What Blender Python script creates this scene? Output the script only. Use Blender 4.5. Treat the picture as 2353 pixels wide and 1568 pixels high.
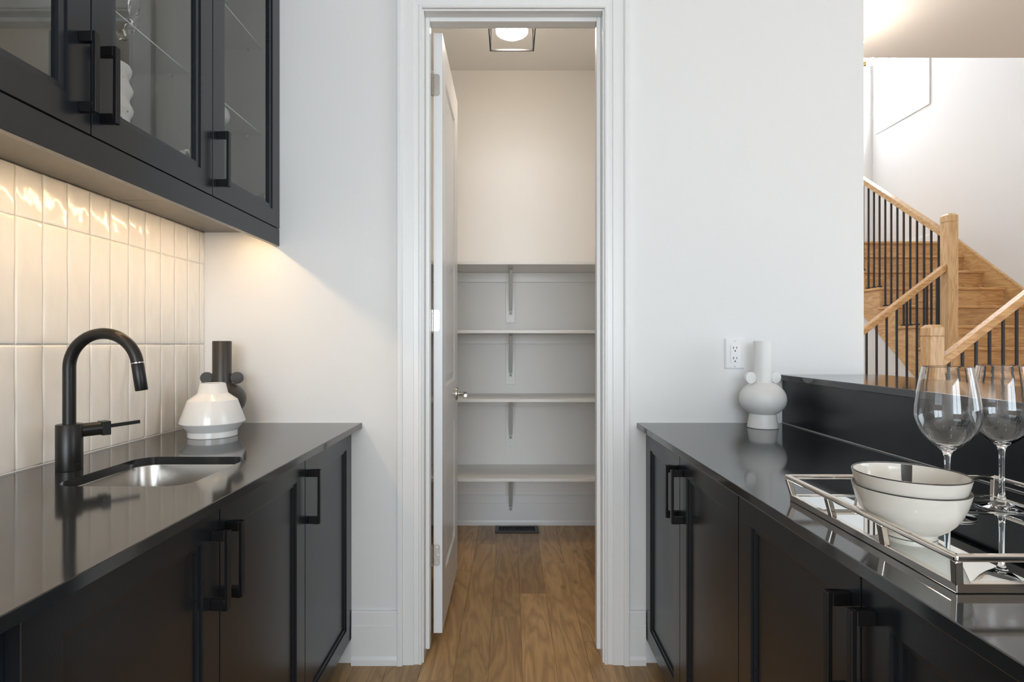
import bpy, bmesh, math, random
from mathutils import Vector, Matrix

for o in list(bpy.data.objects):
    bpy.data.objects.remove(o, do_unlink=True)
scene = bpy.context.scene
COL = scene.collection
R = random.Random(7)
PI = math.pi

# ------------------------------------------------------------------ camera
F_PX = 1250.0                      # focal length in pixels of the 2353 x 1568 frame
CAM_Z = 1.2155
cd = bpy.data.cameras.new('camera')
cd.sensor_fit = 'HORIZONTAL'
cd.sensor_width = 36.0
cd.lens = F_PX / 2353.0 * 36.0
cd.shift_x = (1176.5 - 1172.0) / 2353.0
cd.shift_y = (790.0 - 784.0) / 2353.0
cd.clip_start = 0.02
cam = bpy.data.objects.new('camera', cd)
COL.objects.link(cam)
cam.location = (0, 0, CAM_Z)
cam.rotation_euler = (PI / 2, 0, 0)
scene.camera = cam

# ------------------------------------------------------------------ world, exposure
w = bpy.data.worlds.new('daylight')
scene.world = w
w.use_nodes = True
bg = w.node_tree.nodes['Background']
bg.inputs['Color'].default_value = (0.93, 0.96, 1.0, 1)
bg.inputs['Strength'].default_value = 2.2
scene.view_settings.view_transform = 'Standard'
scene.view_settings.look = 'None'
scene.view_settings.gamma = 1.0
scene.view_settings.use_curve_mapping = False
scene.view_settings.exposure = 0.0


def area_light(name, loc, target, sx, sy, energy, color):
    ld = bpy.data.lights.new(name, 'AREA')
    ld.shape = 'RECTANGLE'
    ld.size, ld.size_y = sx, sy
    ld.energy = energy
    ld.color = color
    o = bpy.data.objects.new(name, ld)
    COL.objects.link(o)
    o.location = loc
    d = Vector(target) - Vector(loc)
    o.rotation_euler = d.to_track_quat('-Z', 'Y').to_euler()
    return o


# daylight entering through the real openings of the place
area_light('daylight_rear_window', (0.1, -4.64, 1.75), (0.1, 0, 1.75), 2.6, 2.0, 148, (0.78, 0.90, 1.0))
area_light('daylight_hall_window', (5.16, -0.7, 1.55), (0, -0.7, 1.55), 2.5, 2.3, 56, (0.74, 0.88, 1.0))
area_light('daylight_stair_window', (5.40, 6.83, 4.95), (0, 6.0, 3.6), 1.6, 2.2, 740, (0.97, 0.98, 1.0))

# ------------------------------------------------------------------ key dimensions (metres)
D = 2.070            # wall with the pantry doorway
WT = 0.115           # its thickness
YB = 3.652           # back wall of the pantry
CEIL = 3.05
XL = -1.162          # face of the tiled wall
ZC = 0.914           # counter tops


# ------------------------------------------------------------------ materials
def new_mat(name):
    m = bpy.data.materials.new(name)
    m.use_nodes = True
    nt = m.node_tree
    return m, nt, nt.nodes['Principled BSDF']


def plain(name, color, rough=0.5, metal=0.0, var=0.04, bump=0.0, bscale=60.0, coat=0.0, spec=0.5):
    m, nt, b = new_mat(name)
    b.inputs['Roughness'].default_value = rough
    b.inputs['Metallic'].default_value = metal
    b.inputs['Specular IOR Level'].default_value = spec
    if coat:
        b.inputs['Coat Weight'].default_value = coat
        b.inputs['Coat Roughness'].default_value = 0.08
    tc = nt.nodes.new('ShaderNodeTexCoord')
    no = nt.nodes.new('ShaderNodeTexNoise')
    no.inputs['Scale'].default_value = bscale
    no.inputs['Detail'].default_value = 3
    nt.links.new(tc.outputs['Object'], no.inputs['Vector'])
    mix = nt.nodes.new('ShaderNodeMix')
    mix.data_type = 'RGBA'
    mix.inputs[6].default_value = tuple(c * (1 - var) for c in color) + (1,)
    mix.inputs[7].default_value = tuple(min(1, c * (1 + var)) for c in color) + (1,)
    nt.links.new(no.outputs['Fac'], mix.inputs[0])
    nt.links.new(mix.outputs[2], b.inputs['Base Color'])
    if bump:
        bp = nt.nodes.new('ShaderNodeBump')
        bp.inputs['Strength'].default_value = bump
        bp.inputs['Distance'].default_value = 0.002
        nt.links.new(no.outputs['Fac'], bp.inputs['Height'])
        nt.links.new(bp.outputs['Normal'], b.inputs['Normal'])
    return m


def wood(name, dark, light, axis='Y', rough=0.42, knots=False, spread=0.35, stretch=1.0, bump=0.12):
    m, nt, b = new_mat(name)
    N, L = nt.nodes, nt.links
    tc = N.new('ShaderNodeTexCoord')
    oi = N.new('ShaderNodeObjectInfo')
    mul = N.new('ShaderNodeVectorMath'); mul.operation = 'MULTIPLY'
    comb = N.new('ShaderNodeCombineXYZ')
    for i in range(3):
        L.new(oi.outputs['Random'], comb.inputs[i])
    L.new(comb.outputs[0], mul.inputs[0])
    mul.inputs[1].default_value = (31.0, 57.0, 17.0)
    add = N.new('ShaderNodeVectorMath'); add.operation = 'ADD'
    L.new(tc.outputs['Object'], add.inputs[0]); L.new(mul.outputs[0], add.inputs[1])

    def mapped(across, along):
        mp = N.new('ShaderNodeMapping')
        s = [across * stretch] * 3
        s['XYZ'.index(axis)] = along * stretch
        mp.inputs['Scale'].default_value = s
        L.new(add.outputs[0], mp.inputs['Vector'])
        return mp
    big = N.new('ShaderNodeTexNoise')
    big.inputs['Scale'].default_value = 1.0; big.inputs['Detail'].default_value = 3
    big.inputs['Distortion'].default_value = 0.6
    L.new(mapped(9, 1.4).outputs[0], big.inputs['Vector'])
    rings = N.new('ShaderNodeMath'); rings.operation = 'MULTIPLY'; rings.inputs[1].default_value = 14.0
    L.new(big.outputs['Fac'], rings.inputs[0])
    fr = N.new('ShaderNodeMath'); fr.operation = 'PINGPONG'; fr.inputs[1].default_value = 1.0
    L.new(rings.outputs[0], fr.inputs[0])
    fine = N.new('ShaderNodeTexNoise')
    fine.inputs['Scale'].default_value = 1.0; fine.inputs['Detail'].default_value = 5
    L.new(mapped(260, 9).outputs[0], fine.inputs['Vector'])
    mixf = N.new('ShaderNodeMix'); mixf.data_type = 'FLOAT'; mixf.inputs[0].default_value = 0.5
    L.new(fr.outputs[0], mixf.inputs[2]); L.new(fine.outputs['Fac'], mixf.inputs[3])
    col = N.new('ShaderNodeMix'); col.data_type = 'RGBA'
    col.inputs[6].default_value = tuple(dark) + (1,)
    col.inputs[7].default_value = tuple(light) + (1,)
    L.new(mixf.outputs[0], col.inputs[0])
    hsv = N.new('ShaderNodeHueSaturation')
    mr = N.new('ShaderNodeMapRange')
    mr.inputs['To Min'].default_value = 1.0 - spread; mr.inputs['To Max'].default_value = 1.0 + spread
    L.new(oi.outputs['Random'], mr.inputs['Value'])
    L.new(mr.outputs[0], hsv.inputs['Value'])
    L.new(col.outputs[2], hsv.inputs['Color'])
    last = hsv.outputs['Color']
    if knots:
        vo = N.new('ShaderNodeTexVoronoi')
        vo.inputs['Scale'].default_value = 1.0
        mpk = mapped(5.5, 2.6)
        L.new(mpk.outputs[0], vo.inputs['Vector'])
        rp = N.new('ShaderNodeMapRange')
        rp.inputs['From Min'].default_value = 0.03; rp.inputs['From Max'].default_value = 0.11
        rp.inputs['To Min'].default_value = 0.75; rp.inputs['To Max'].default_value = 0.0
        L.new(vo.outputs['Distance'], rp.inputs['Value'])
        kc = N.new('ShaderNodeMix'); kc.data_type = 'RGBA'
        kc.inputs[7].default_value = tuple(c * 0.22 for c in dark) + (1,)
        L.new(rp.outputs[0], kc.inputs[0]); L.new(last, kc.inputs[6])
        last = kc.outputs[2]
    L.new(last, b.inputs['Base Color'])
    b.inputs['Roughness'].default_value = rough
    bp = N.new('ShaderNodeBump'); bp.inputs['Strength'].default_value = bump; bp.inputs['Distance'].default_value = 0.001
    L.new(fine.outputs['Fac'], bp.inputs['Height']); L.new(bp.outputs['Normal'], b.inputs['Normal'])
    return m


def emitter(name, color, strength):
    m, nt, b = new_mat(name)
    b.inputs['Base Color'].default_value = (0.9, 0.9, 0.9, 1)
    b.inputs['Emission Color'].default_value = tuple(color) + (1,)
    b.inputs['Emission Strength'].default_value = strength
    return m


def pane_glass(name, tint=(0.97, 0.98, 0.98), ior=1.5):
    m = bpy.data.materials.new(name); m.use_nodes = True
    nt = m.node_tree; N, L = nt.nodes, nt.links
    N.clear()
    out = N.new('ShaderNodeOutputMaterial'); mx = N.new('ShaderNodeMixShader')
    fr = N.new('ShaderNodeFresnel'); fr.inputs['IOR'].default_value = ior
    tr = N.new('ShaderNodeBsdfTransparent'); tr.inputs['Color'].default_value = tuple(tint) + (1,)
    gl = N.new('ShaderNodeBsdfGlossy'); gl.inputs['Roughness'].default_value = 0.015
    ge = N.new('ShaderNodeNewGeometry'); fm = N.new('ShaderNodeMath'); fm.operation = 'SUBTRACT'; fm.inputs[0].default_value = 1.0
    L.new(ge.outputs['Backfacing'], fm.inputs[1])
    fx = N.new('ShaderNodeMath'); fx.operation = 'MULTIPLY'
    L.new(fr.outputs[0], fx.inputs[0]); L.new(fm.outputs[0], fx.inputs[1])
    L.new(fx.outputs[0], mx.inputs[0]); L.new(tr.outputs[0], mx.inputs[1]); L.new(gl.outputs[0], mx.inputs[2])
    L.new(mx.outputs[0], out.inputs['Surface'])
    return m


def clear_glass(name, ior=1.47):
    m, nt, b = new_mat(name)
    b.inputs['Base Color'].default_value = (1, 1, 1, 1)
    b.inputs['Transmission Weight'].default_value = 1.0
    b.inputs['Roughness'].default_value = 0.0
    b.inputs['IOR'].default_value = ior
    return m


def quartz(name):
    m, nt, b = new_mat(name)
    N, L = nt.nodes, nt.links
    tc = N.new('ShaderNodeTexCoord')
    cl = N.new('ShaderNodeTexNoise'); cl.inputs['Scale'].default_value = 9; cl.inputs['Detail'].default_value = 6
    L.new(tc.outputs['Object'], cl.inputs['Vector'])
    vo = N.new('ShaderNodeTexVoronoi'); vo.inputs['Scale'].default_value = 90
    L.new(tc.outputs['Object'], vo.inputs['Vector'])
    sp = N.new('ShaderNodeMapRange')
    sp.inputs['From Min'].default_value = 0.04; sp.inputs['From Max'].default_value = 0.10
    sp.inputs['To Min'].default_value = 0.5; sp.inputs['To Max'].default_value = 0.0
    L.new(vo.outputs['Distance'], sp.inputs['Value'])
    base = N.new('ShaderNodeMix'); base.data_type = 'RGBA'
    base.inputs[6].default_value = (0.012, 0.0145, 0.017, 1); base.inputs[7].default_value = (0.029, 0.031, 0.033, 1)
    L.new(cl.outputs['Fac'], base.inputs[0])
    c2 = N.new('ShaderNodeMix'); c2.data_type = 'RGBA'
    c2.inputs[7].default_value = (0.09, 0.087, 0.08, 1)
    L.new(sp.outputs[0], c2.inputs[0]); L.new(base.outputs[2], c2.inputs[6])
    L.new(c2.outputs[2], b.inputs['Base Color'])
    b.inputs['Roughness'].default_value = 0.085
    b.inputs['Specular IOR Level'].default_value = 0.9
    return m


def tile_glaze(name):
    m, nt, b = new_mat(name)
    N, L = nt.nodes, nt.links
    tc = N.new('ShaderNodeTexCoord'); oi = N.new('ShaderNodeObjectInfo')
    comb = N.new('ShaderNodeCombineXYZ')
    for i in range(3):
        L.new(oi.outputs['Random'], comb.inputs[i])
    mul = N.new('ShaderNodeVectorMath'); mul.operation = 'MULTIPLY'; mul.inputs[1].default_value = (41, 73, 29)
    L.new(comb.outputs[0], mul.inputs[0])
    add = N.new('ShaderNodeVectorMath'); add.operation = 'ADD'
    L.new(tc.outputs['Object'], add.inputs[0]); L.new(mul.outputs[0], add.inputs[1])
    mp = N.new('ShaderNodeMapping'); mp.inputs['Scale'].default_value = (1, 1.0, 0.42)
    mp.inputs['Rotation'].default_value = (0.5, 0, 0)
    L.new(add.outputs[0], mp.inputs['Vector'])
    no = N.new('ShaderNodeTexNoise'); no.inputs['Scale'].default_value = 24; no.inputs['Detail'].default_value = 1.5
    L.new(mp.outputs[0], no.inputs['Vector'])
    bp = N.new('ShaderNodeBump'); bp.inputs['Strength'].default_value = 0.55; bp.inputs['Distance'].default_value = 0.006
    L.new(no.outputs['Fac'], bp.inputs['Height']); L.new(bp.outputs['Normal'], b.inputs['Normal'])
    col = N.new('ShaderNodeMix'); col.data_type = 'RGBA'
    col.inputs[6].default_value = (0.82, 0.80, 0.76, 1); col.inputs[7].default_value = (0.90, 0.88, 0.84, 1)
    L.new(no.outputs['Fac'], col.inputs[0]); L.new(col.outputs[2], b.inputs['Base Color'])
    b.inputs['Roughness'].default_value = 0.12
    return m


def speckled(name):
    m, nt, b = new_mat(name)
    N, L = nt.nodes, nt.links
    tc = N.new('ShaderNodeTexCoord')
    vo = N.new('ShaderNodeTexVoronoi'); vo.inputs['Scale'].default_value = 55
    L.new(tc.outputs['Object'], vo.inputs['Vector'])
    sp = N.new('ShaderNodeMapRange')
    sp.inputs['From Min'].default_value = 0.10; sp.inputs['From Max'].default_value = 0.16
    sp.inputs['To Min'].default_value = 0.8; sp.inputs['To Max'].default_value = 0.0
    L.new(vo.outputs['Distance'], sp.inputs['Value'])
    c = N.new('ShaderNodeMix'); c.data_type = 'RGBA'
    c.inputs[6].default_value = (0.80, 0.78, 0.74, 1); c.inputs[7].default_value = (0.08, 0.06, 0.05, 1)
    L.new(sp.outputs[0], c.inputs[0]); L.new(c.outputs[2], b.inputs['Base Color'])
    b.inputs['Roughness'].default_value = 0.45
    return m


M = dict(
    wall=plain('wall_paint', (0.80, 0.797, 0.79), 0.55, var=0.015, bump=0.05, bscale=180),
    ceiling=plain('ceiling_paint', (0.85, 0.84, 0.825), 0.7, var=0.015, bump=0.05, bscale=150),
    pantry=plain('pantry_paint', (0.86, 0.84, 0.81), 0.6, var=0.015, bump=0.05, bscale=180),
    trim=plain('trim_paint', (0.82, 0.82, 0.815), 0.32, var=0.015),
    door=plain('door_paint', (0.80, 0.805, 0.81), 0.30, var=0.015),
    shelf=plain('shelf_paint', (0.85, 0.835, 0.805), 0.4, var=0.02),
    cabinet=plain('cabinet_paint', (0.0130, 0.0165, 0.0215), 0.25, var=0.06, bump=0.02, bscale=220, spec=0.55),
    cab_in=plain('cabinet_interior', (0.32, 0.305, 0.27), 0.45, var=0.05),
    handle=plain('black_handle_metal', (0.012, 0.012, 0.014), 0.30, metal=0.4, var=0.05),
    faucet=plain('black_faucet_metal', (0.014, 0.013, 0.012), 0.34, metal=0.3, var=0.05),
    grout=plain('grout', (0.76, 0.73, 0.66), 0.8, var=0.06),
    steel=plain('brushed_steel', (0.52, 0.50, 0.47), 0.24, metal=1.0, var=0.08, bscale=140),
    nickel=plain('polished_nickel', (0.78, 0.74, 0.69), 0.07, metal=1.0, var=0.02),
    satin=plain('satin_nickel', (0.55, 0.53, 0.50), 0.28, metal=1.0, var=0.04),
    mirror=plain('mirror', (0.86, 0.90, 0.90), 0.015, metal=1.0, var=0.0),
    white_matte=plain('white_matte_ceramic', (0.80, 0.795, 0.78), 0.45, var=0.02),
    white_gloss=plain('white_glazed_ceramic', (0.82, 0.81, 0.79), 0.13, var=0.02),
    cream=plain('cream_glazed_ceramic', (0.74, 0.695, 0.625), 0.10, var=0.02),
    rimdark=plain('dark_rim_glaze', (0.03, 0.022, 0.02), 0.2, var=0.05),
    dark_ceramic=plain('dark_ceramic', (0.035, 0.031, 0.027), 0.36, var=0.08),
    black=plain('black_plastic', (0.010, 0.010, 0.012), 0.4, var=0.05),
    iron=plain('black_iron', (0.010, 0.010, 0.012), 0.42, var=0.05),
    plastic=plain('white_plastic', (0.84, 0.84, 0.84), 0.28, var=0.01), opal_side=emitter('opal_lamp_side', (1.0, 0.86, 0.70), 16.0),
    slot=plain('slot_black', (0.006, 0.006, 0.006), 0.6, var=0.0),
    bracket=plain('painted_steel_bracket', (0.56, 0.555, 0.53), 0.4, var=0.04),
    brass=plain('brass', (0.60, 0.40, 0.19), 0.25, metal=1.0, var=0.04),
    underside=plain('cabinet_underside', (0.13, 0.115, 0.095), 0.30, var=0.05),
    quartz=quartz('dark_quartz'), tile=tile_glaze('white_tile_glaze'), speck=speckled('speckled_ceramic'),
    floor=wood('oak_floor', (0.29, 0.165, 0.068), (0.63, 0.395, 0.180), 'Y', 0.34, knots=True, spread=0.28),
    oakx=wood('oak_stair_x', (0.42, 0.205, 0.066), (0.82, 0.50, 0.225), 'X', 0.27, spread=0.08, stretch=1.7),
    oaky=wood('oak_stair_y', (0.44, 0.24, 0.088), (0.80, 0.51, 0.25), 'Y', 0.27, spread=0.06, stretch=1.5),
    oakz=wood('oak_stair_z', (0.48, 0.28, 0.115), (0.82, 0.55, 0.30), 'Z', 0.27, spread=0.06, stretch=1.5),
    pane=pane_glass('cabinet_glass', ior=1.85), winpane=pane_glass('window_glass', (0.98, 0.99, 1.0)),
    shelfglass=pane_glass('shelf_glass', (0.99, 0.995, 0.99), ior=1.25), shelfedge=plain('lit_glass_edge', (0.55, 0.60, 0.58), 0.15, var=0.02),
    glass=clear_glass('wine_glass'),
    led=emitter('warm_led', (1.0, 0.68, 0.36), 60.0),
    opal=emitter('opal_lamp_glass', (1.0, 0.87, 0.73), 74.0),
    bulb=emitter('filament_bulb', (1.0, 0.88, 0.74), 105.0),
    can=emitter('downlight_lens', (1.0, 0.86, 0.70), 16.0), can_stair_fill=emitter('stair_fill_lens', (1.0, 0.90, 0.78), 75.0),  # second lens belongs to the downlight added to brighten the stair risers
)


# ------------------------------------------------------------------ mesh helpers
def BM():
    return bmesh.new()


def box(bm, x0, x1, y0, y1, z0, z1):
    v = [bm.verts.new(p) for p in ((x0, y0, z0), (x1, y0, z0), (x1, y1, z0), (x0, y1, z0),
                                   (x0, y0, z1), (x1, y0, z1), (x1, y1, z1), (x0, y1, z1))]
    for f in ((0, 3, 2, 1), (4, 5, 6, 7), (0, 1, 5, 4), (1, 2, 6, 5), (2, 3, 7, 6), (3, 0, 4, 7)):
        bm.faces.new([v[i] for i in f])
    return bm


def cbox(*a):
    return box(BM(), *a)


def bar(bm, p, q, wa, wb, up=(0, 0, 1), vertical_ends=False):
    """a rectangular bar from p to q; wa across, wb along the up direction"""
    p, q = Vector(p), Vector(q)
    d = (q - p).normalized()
    s = d.cross(Vector(up)).normalized()
    u = Vector(up) if vertical_ends else s.cross(d).normalized()
    v = []
    for c in (p, q):
        for a, b in ((-1, -1), (1, -1), (1, 1), (-1, 1)):
            v.append(bm.verts.new(c + s * (a * wa / 2) + u * (b * wb / 2)))
    for f in ((0, 3, 2, 1), (4, 5, 6, 7), (0, 1, 5, 4), (1, 2, 6, 5), (2, 3, 7, 6), (3, 0, 4, 7)):
        bm.faces.new([v[i] for i in f])
    return bm


def prism(bm, poly, a0, a1, fn):
    """extrude a closed polygon of (s, t) from a0 to a1; fn(s, t, a) -> xyz"""
    A = [bm.verts.new(fn(s, t, a0)) for s, t in poly]
    B = [bm.verts.new(fn(s, t, a1)) for s, t in poly]
    n = len(poly)
    bm.faces.new(A); bm.faces.new(B[::-1])
    for i in range(n):
        bm.faces.new((A[i], B[i], B[(i + 1) % n], A[(i + 1) % n]))
    return bm


def lathe(bm, prof, c=(0, 0, 0), seg=48):
    rings = []
    for r, z in prof:
        if r < 1e-6:
            rings.append([bm.verts.new((c[0], c[1], c[2] + z))])
        else:
            rings.append([bm.verts.new((c[0] + r * math.cos(2 * PI * k / seg), c[1] + r * math.sin(2 * PI * k / seg), c[2] + z)) for k in range(seg)])
    for a, b in zip(rings, rings[1:]):
        for k in range(seg):
            k2 = (k + 1) % seg
            if len(a) == 1 and len(b) == 1:
                continue
            if len(a) == 1:
                bm.faces.new((a[0], b[k], b[k2]))
            elif len(b) == 1:
                bm.faces.new((a[k], b[0], a[k2]))
            else:
                bm.faces.new((a[k], b[k], b[k2], a[k2]))
    return bm


def sweep(bm, path, radii, seg=20, closed=False, section=None):
    pts = [Vector(p) for p in path]
    n = len(pts)
    if not isinstance(radii, (list, tuple)):
        radii = [radii] * n
    tang = []
    for i in range(n):
        a = pts[(i - 1) % n] if (closed or i > 0) else pts[i]
        b = pts[(i + 1) % n] if (closed or i < n - 1) else pts[i]
        tang.append((b - a).normalized())
    t0 = tang[0]
    nrm = t0.orthogonal().normalized()
    rings = []
    for i in range(n):
        t = tang[i]
        nrm = (nrm - t * nrm.dot(t)).normalized()
        bn = t.cross(nrm)
        ring = []
        for k in range(seg):
            a = 2 * PI * k / seg
            rr = radii[i] * (section(a, i) if section else 1.0)
            ring.append(bm.verts.new(pts[i] + nrm * (rr * math.cos(a)) + bn * (rr * math.sin(a))))
        rings.append(ring)
    m = n if closed else n - 1
    for i in range(m):
        a, b = rings[i], rings[(i + 1) % n]
        for k in range(seg):
            k2 = (k + 1) % seg
            bm.faces.new((a[k], b[k], b[k2], a[k2]))
    if not closed:
        bm.faces.new(rings[0]); bm.faces.new(rings[-1][::-1])
    return bm


def cyl(bm, p, q, r, seg=24, r2=None):
    return sweep(bm, [p, q], [r, r if r2 is None else r2], seg)


def rings_panel(bm, u0, u1, v0, v1, rings, fn, fill=True):
    """nested rectangles: rings = [(inset, depth)...]; fn(u, v, depth) -> xyz"""
    loops = []
    for ins, d in rings:
        loops.append([bm.verts.new(fn(u, v, d)) for u, v in ((u0 + ins, v0 + ins), (u1 - ins, v0 + ins), (u1 - ins, v1 - ins), (u0 + ins, v1 - ins))])
    for a, b in zip(loops, loops[1:]):
        for k in range(4):
            k2 = (k + 1) % 4
            bm.faces.new((a[k], a[k2], b[k2], b[k]))
    if fill:
        bm.faces.new(loops[-1])
    return loops


def rrect(x0, x1, y0, y1, r, n=8):
    pts = []
    for cx, cy, a0 in ((x1 - r, y1 - r, 0), (x0 + r, y1 - r, PI / 2), (x0 + r, y0 + r, PI), (x1 - r, y0 + r, 1.5 * PI)):
        for k in range(n + 1):
            a = a0 + PI / 2 * k / n
            pts.append((cx + r * math.cos(a), cy + r * math.sin(a)))
    return pts


ORIGIN = {}


def root_of(o):
    while o.parent:
        o = o.parent
    return o


def mesh_obj(name, bm, mat, parent=None, origin=None, smooth=False, bevel=0.0, seg=2):
    """bm is in world coordinates; the object is linked at its root's origin"""
    if parent is not None:
        org = ORIGIN[root_of(parent).name]
    else:
        if origin is None:
            xs = [v.co for v in bm.verts]
            origin = ((min(c.x for c in xs) + max(c.x for c in xs)) / 2, (min(c.y for c in xs) + max(c.y for c in xs)) / 2, min(c.z for c in xs))
        org = Vector(origin)
    bmesh.ops.remove_doubles(bm, verts=bm.verts, dist=1e-6)
    bmesh.ops.recalc_face_normals(bm, faces=bm.faces)
    bmesh.ops.translate(bm, verts=bm.verts, vec=-Vector(org))
    me = bpy.data.meshes.new(name)
    bm.to_mesh(me); bm.free()
    me.materials.append(M[mat] if isinstance(mat, str) else mat)
    if smooth:
        me.polygons.foreach_set('use_smooth', [True] * len(me.polygons))
        try:
            me.set_sharp_from_angle(angle=math.radians(smooth if smooth is not True else 35))
        except Exception:
            pass
    o = bpy.data.objects.new(name, me)
    COL.objects.link(o)
    if parent is not None:
        o.parent = parent
    else:
        o.location = org
        ORIGIN[o.name] = Vector(org)
    if bevel:
        b = o.modifiers.new('soft_edge', 'BEVEL')
        b.width = bevel; b.segments = seg; b.limit_method = 'ANGLE'; b.angle_limit = math.radians(40)
        b.harden_normals = False
    return o


def thing(name, loc, label, cat, group=None):
    o = bpy.data.objects.new(name, None)
    COL.objects.link(o)
    o.location = loc
    o.empty_display_size = 0.05
    ORIGIN[o.name] = Vector(loc)
    o['label'] = label; o['category'] = cat
    if group:
        o['group'] = group
    return o


def tag(o, label, cat, group=None):
    o['label'] = label; o['category'] = cat
    if group:
        o['group'] = group
    return o


def struct(o, label=None):
    o['kind'] = 'structure'
    if label:
        o['label'] = label
    return o


def copy_tree(o, parent=None):
    c = o.copy(); COL.objects.link(c)
    c.parent = parent
    for ch in list(o.children):
        copy_tree(ch, c)
    return c


# ================================================================== THE SETTING
# ---- floor with separate planks
fl = struct(mesh_obj('floor', cbox(-1.30, 5.10, -4.60, 7.50, -0.10, -0.0035), 'floor', origin=(0, 0, 0)), 'brown oak plank floor')
PW = 0.127
X0P = 0.0466
ends = {-1: [2.424], 0: [2.645], 1: [3.014, 1.40], -3: [2.911], 2: [2.219], -2: [1.78, 3.30], -4: [2.2, 1.1], 3: [3.2, 1.9]}
for k in range(-9, 8):
    cuts = sorted(ends.get(k, [R.uniform(0.9, 1.7), R.uniform(2.3, 3.3)]))
    cuts = [c for c in cuts]
    if cuts[0] > 1.5:
        cuts = [cuts[0] - R.uniform(0.9, 1.3)] + cuts
    seq = [-0.3] + cuts + [YB + 0.01]
    xa, xb = X0P + k * PW, X0P + (k + 1) * PW
    for a, b in zip(seq, seq[1:]):
        g = 0.0005
        bm = cbox(xa + g, xb - g, a + g, b - g, -0.0034, 0.0)
        p = mesh_obj('plank', bm, 'floor', fl, bevel=0.0006, seg=1)
        c = Vector(((xa + xb) / 2, (a + b) / 2, 0))
        p.data.transform(Matrix.Translation(-c)); p.location = c

# ---- walls
wl = struct(mesh_obj('wall_left', cbox(-1.30, -1.1685, -4.60, D, 0, CEIL), 'wall'), 'white wall carrying the tiled splashback')
mesh_obj('grout_bed', cbox(-1.1684, -1.1640, 0.20, D - 0.0005, ZC + 0.001, 1.637), 'grout', wl)

OPL, OPR, OPT = -0.328, 0.352, 2.482          # clear door opening between the jambs
bm = BM()
box(bm, -1.30, OPL - 0.02, D, D + WT, 0, CEIL)
box(bm, OPR + 0.02, 1.346, D, D + WT, 0, CEIL)
box(bm, OPL - 0.02, OPR + 0.02, D, D + WT, OPT + 0.02, CEIL)
struct(mesh_obj('wall_front', bm, 'wall'), 'white wall around the pantry doorway')
struct(mesh_obj('wall_pantry_back', cbox(-0.87, 0.92, YB, YB + 0.1, 0, CEIL), 'pantry'), 'cream back wall of the pantry')
struct(mesh_obj('wall_pantry_left', cbox(-0.87, -0.75, D + WT, YB, 0, CEIL), 'pantry'), 'cream side wall of the pantry behind the door')
struct(mesh_obj('wall_pantry_right', cbox(0.80, 0.92, D + WT, YB, 0, CEIL), 'pantry'), 'cream side wall of the pantry')
struct(mesh_obj('ceiling_pantry', cbox(-0.75, 0.80, D + WT, YB, CEIL, CEIL + 0.08), 'ceiling'), 'cream pantry ceiling')
bm = BM()
box(bm, -1.30, 5.10, -4.60, D + WT, CEIL, CEIL + 0.28)
box(bm, 0.92, 5.10, D + WT, 3.49, CEIL, CEIL + 0.28)
struct(mesh_obj('ceiling', bm, 'ceiling'), 'off-white ceiling ending at the stairwell')
XR = 4.92
bm = BM()
WY0, WY1, WZ0, WZ1 = 6.425, 7.235, 4.085, 5.55   # stair window opening
HY0, HY1, HZ0, HZ1 = -1.95, 0.55, 0.35, 2.70     # hall window opening (beside the camera)
def wall_with_holes(bm, x0, x1, y0, y1, z0, z1, holes):
    ys = sorted({y0, y1, *[h[0] for h in holes], *[h[1] for h in holes]})
    zs = sorted({z0, z1, *[h[2] for h in holes], *[h[3] for h in holes]})
    for ya, yb in zip(ys, ys[1:]):
        for za, zb in zip(zs, zs[1:]):
            cy, cz = (ya + yb) / 2, (za + zb) / 2
            if any(h[0] < cy < h[1] and h[2] < cz < h[3] for h in holes):
                continue
            box(bm, x0, x1, ya, yb, za, zb)
wall_with_holes(bm, XR, XR + 0.20, -4.60, 7.50, 0, 6.2, [(WY0, WY1, WZ0, WZ1), (HY0, HY1, HZ0, HZ1)])
struct(mesh_obj('wall_right', bm, 'wall'), 'white stairwell wall with a high window')
struct(mesh_obj('wall_stair_back', cbox(0.92, XR, 7.384, 7.50, 0, 6.2), 'wall'), 'white end wall of the stairwell')
struct(mesh_obj('wall_stair_left', cbox(0.80, 0.92, YB + 0.10, 7.384, 0, 6.2), 'wall'), 'white hall wall beyond the pantry')
struct(mesh_obj('ceiling_stairwell', cbox(0.80, 5.10, 3.21, 7.50, 6.2, 6.3), 'ceiling'), 'high ceiling over the stairs')
struct(mesh_obj('wall_landing_edge', cbox(0.80, XR, 3.37, 3.49, CEIL + 0.28, 6.2), 'wall'), 'white wall above the hall ceiling edge')
bm = BM()
for a in ((-1.30, -1.25, 0, CEIL), (1.45, 5.10, 0, CEIL), (-1.25, 1.45, 0, 0.7), (-1.25, 1.45, 2.8, CEIL)):
    box(bm, a[0], a[1], -4.60, -4.50, a[2], a[3])
struct(mesh_obj('wall_behind', bm, 'wall'), 'white wall with a window behind the viewpoint')
wf = struct(mesh_obj('window_2', box(BM(), 0.05, 0.15, -4.56, -4.52, 0.7, 2.8), 'trim'), 'white framed window behind the viewpoint')
bm = BM()
box(bm, -1.25, -1.19, -4.56, -4.50, 0.7, 2.8); box(bm, 1.39, 1.45, -4.56, -4.50, 0.7, 2.8)
box(bm, -1.19, 1.39, -4.56, -4.50, 0.7, 0.76); box(bm, -1.19, 1.39, -4.56, -4.50, 2.74, 2.8)
mesh_obj('window_frame', bm, 'trim', wf)
wf = struct(mesh_obj('window_3', box(BM(), XR + 0.05, XR + 0.09, -0.75, -0.65, HZ0, HZ1), 'trim'), 'white framed hall window beside the viewpoint')
bm = BM()
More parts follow.
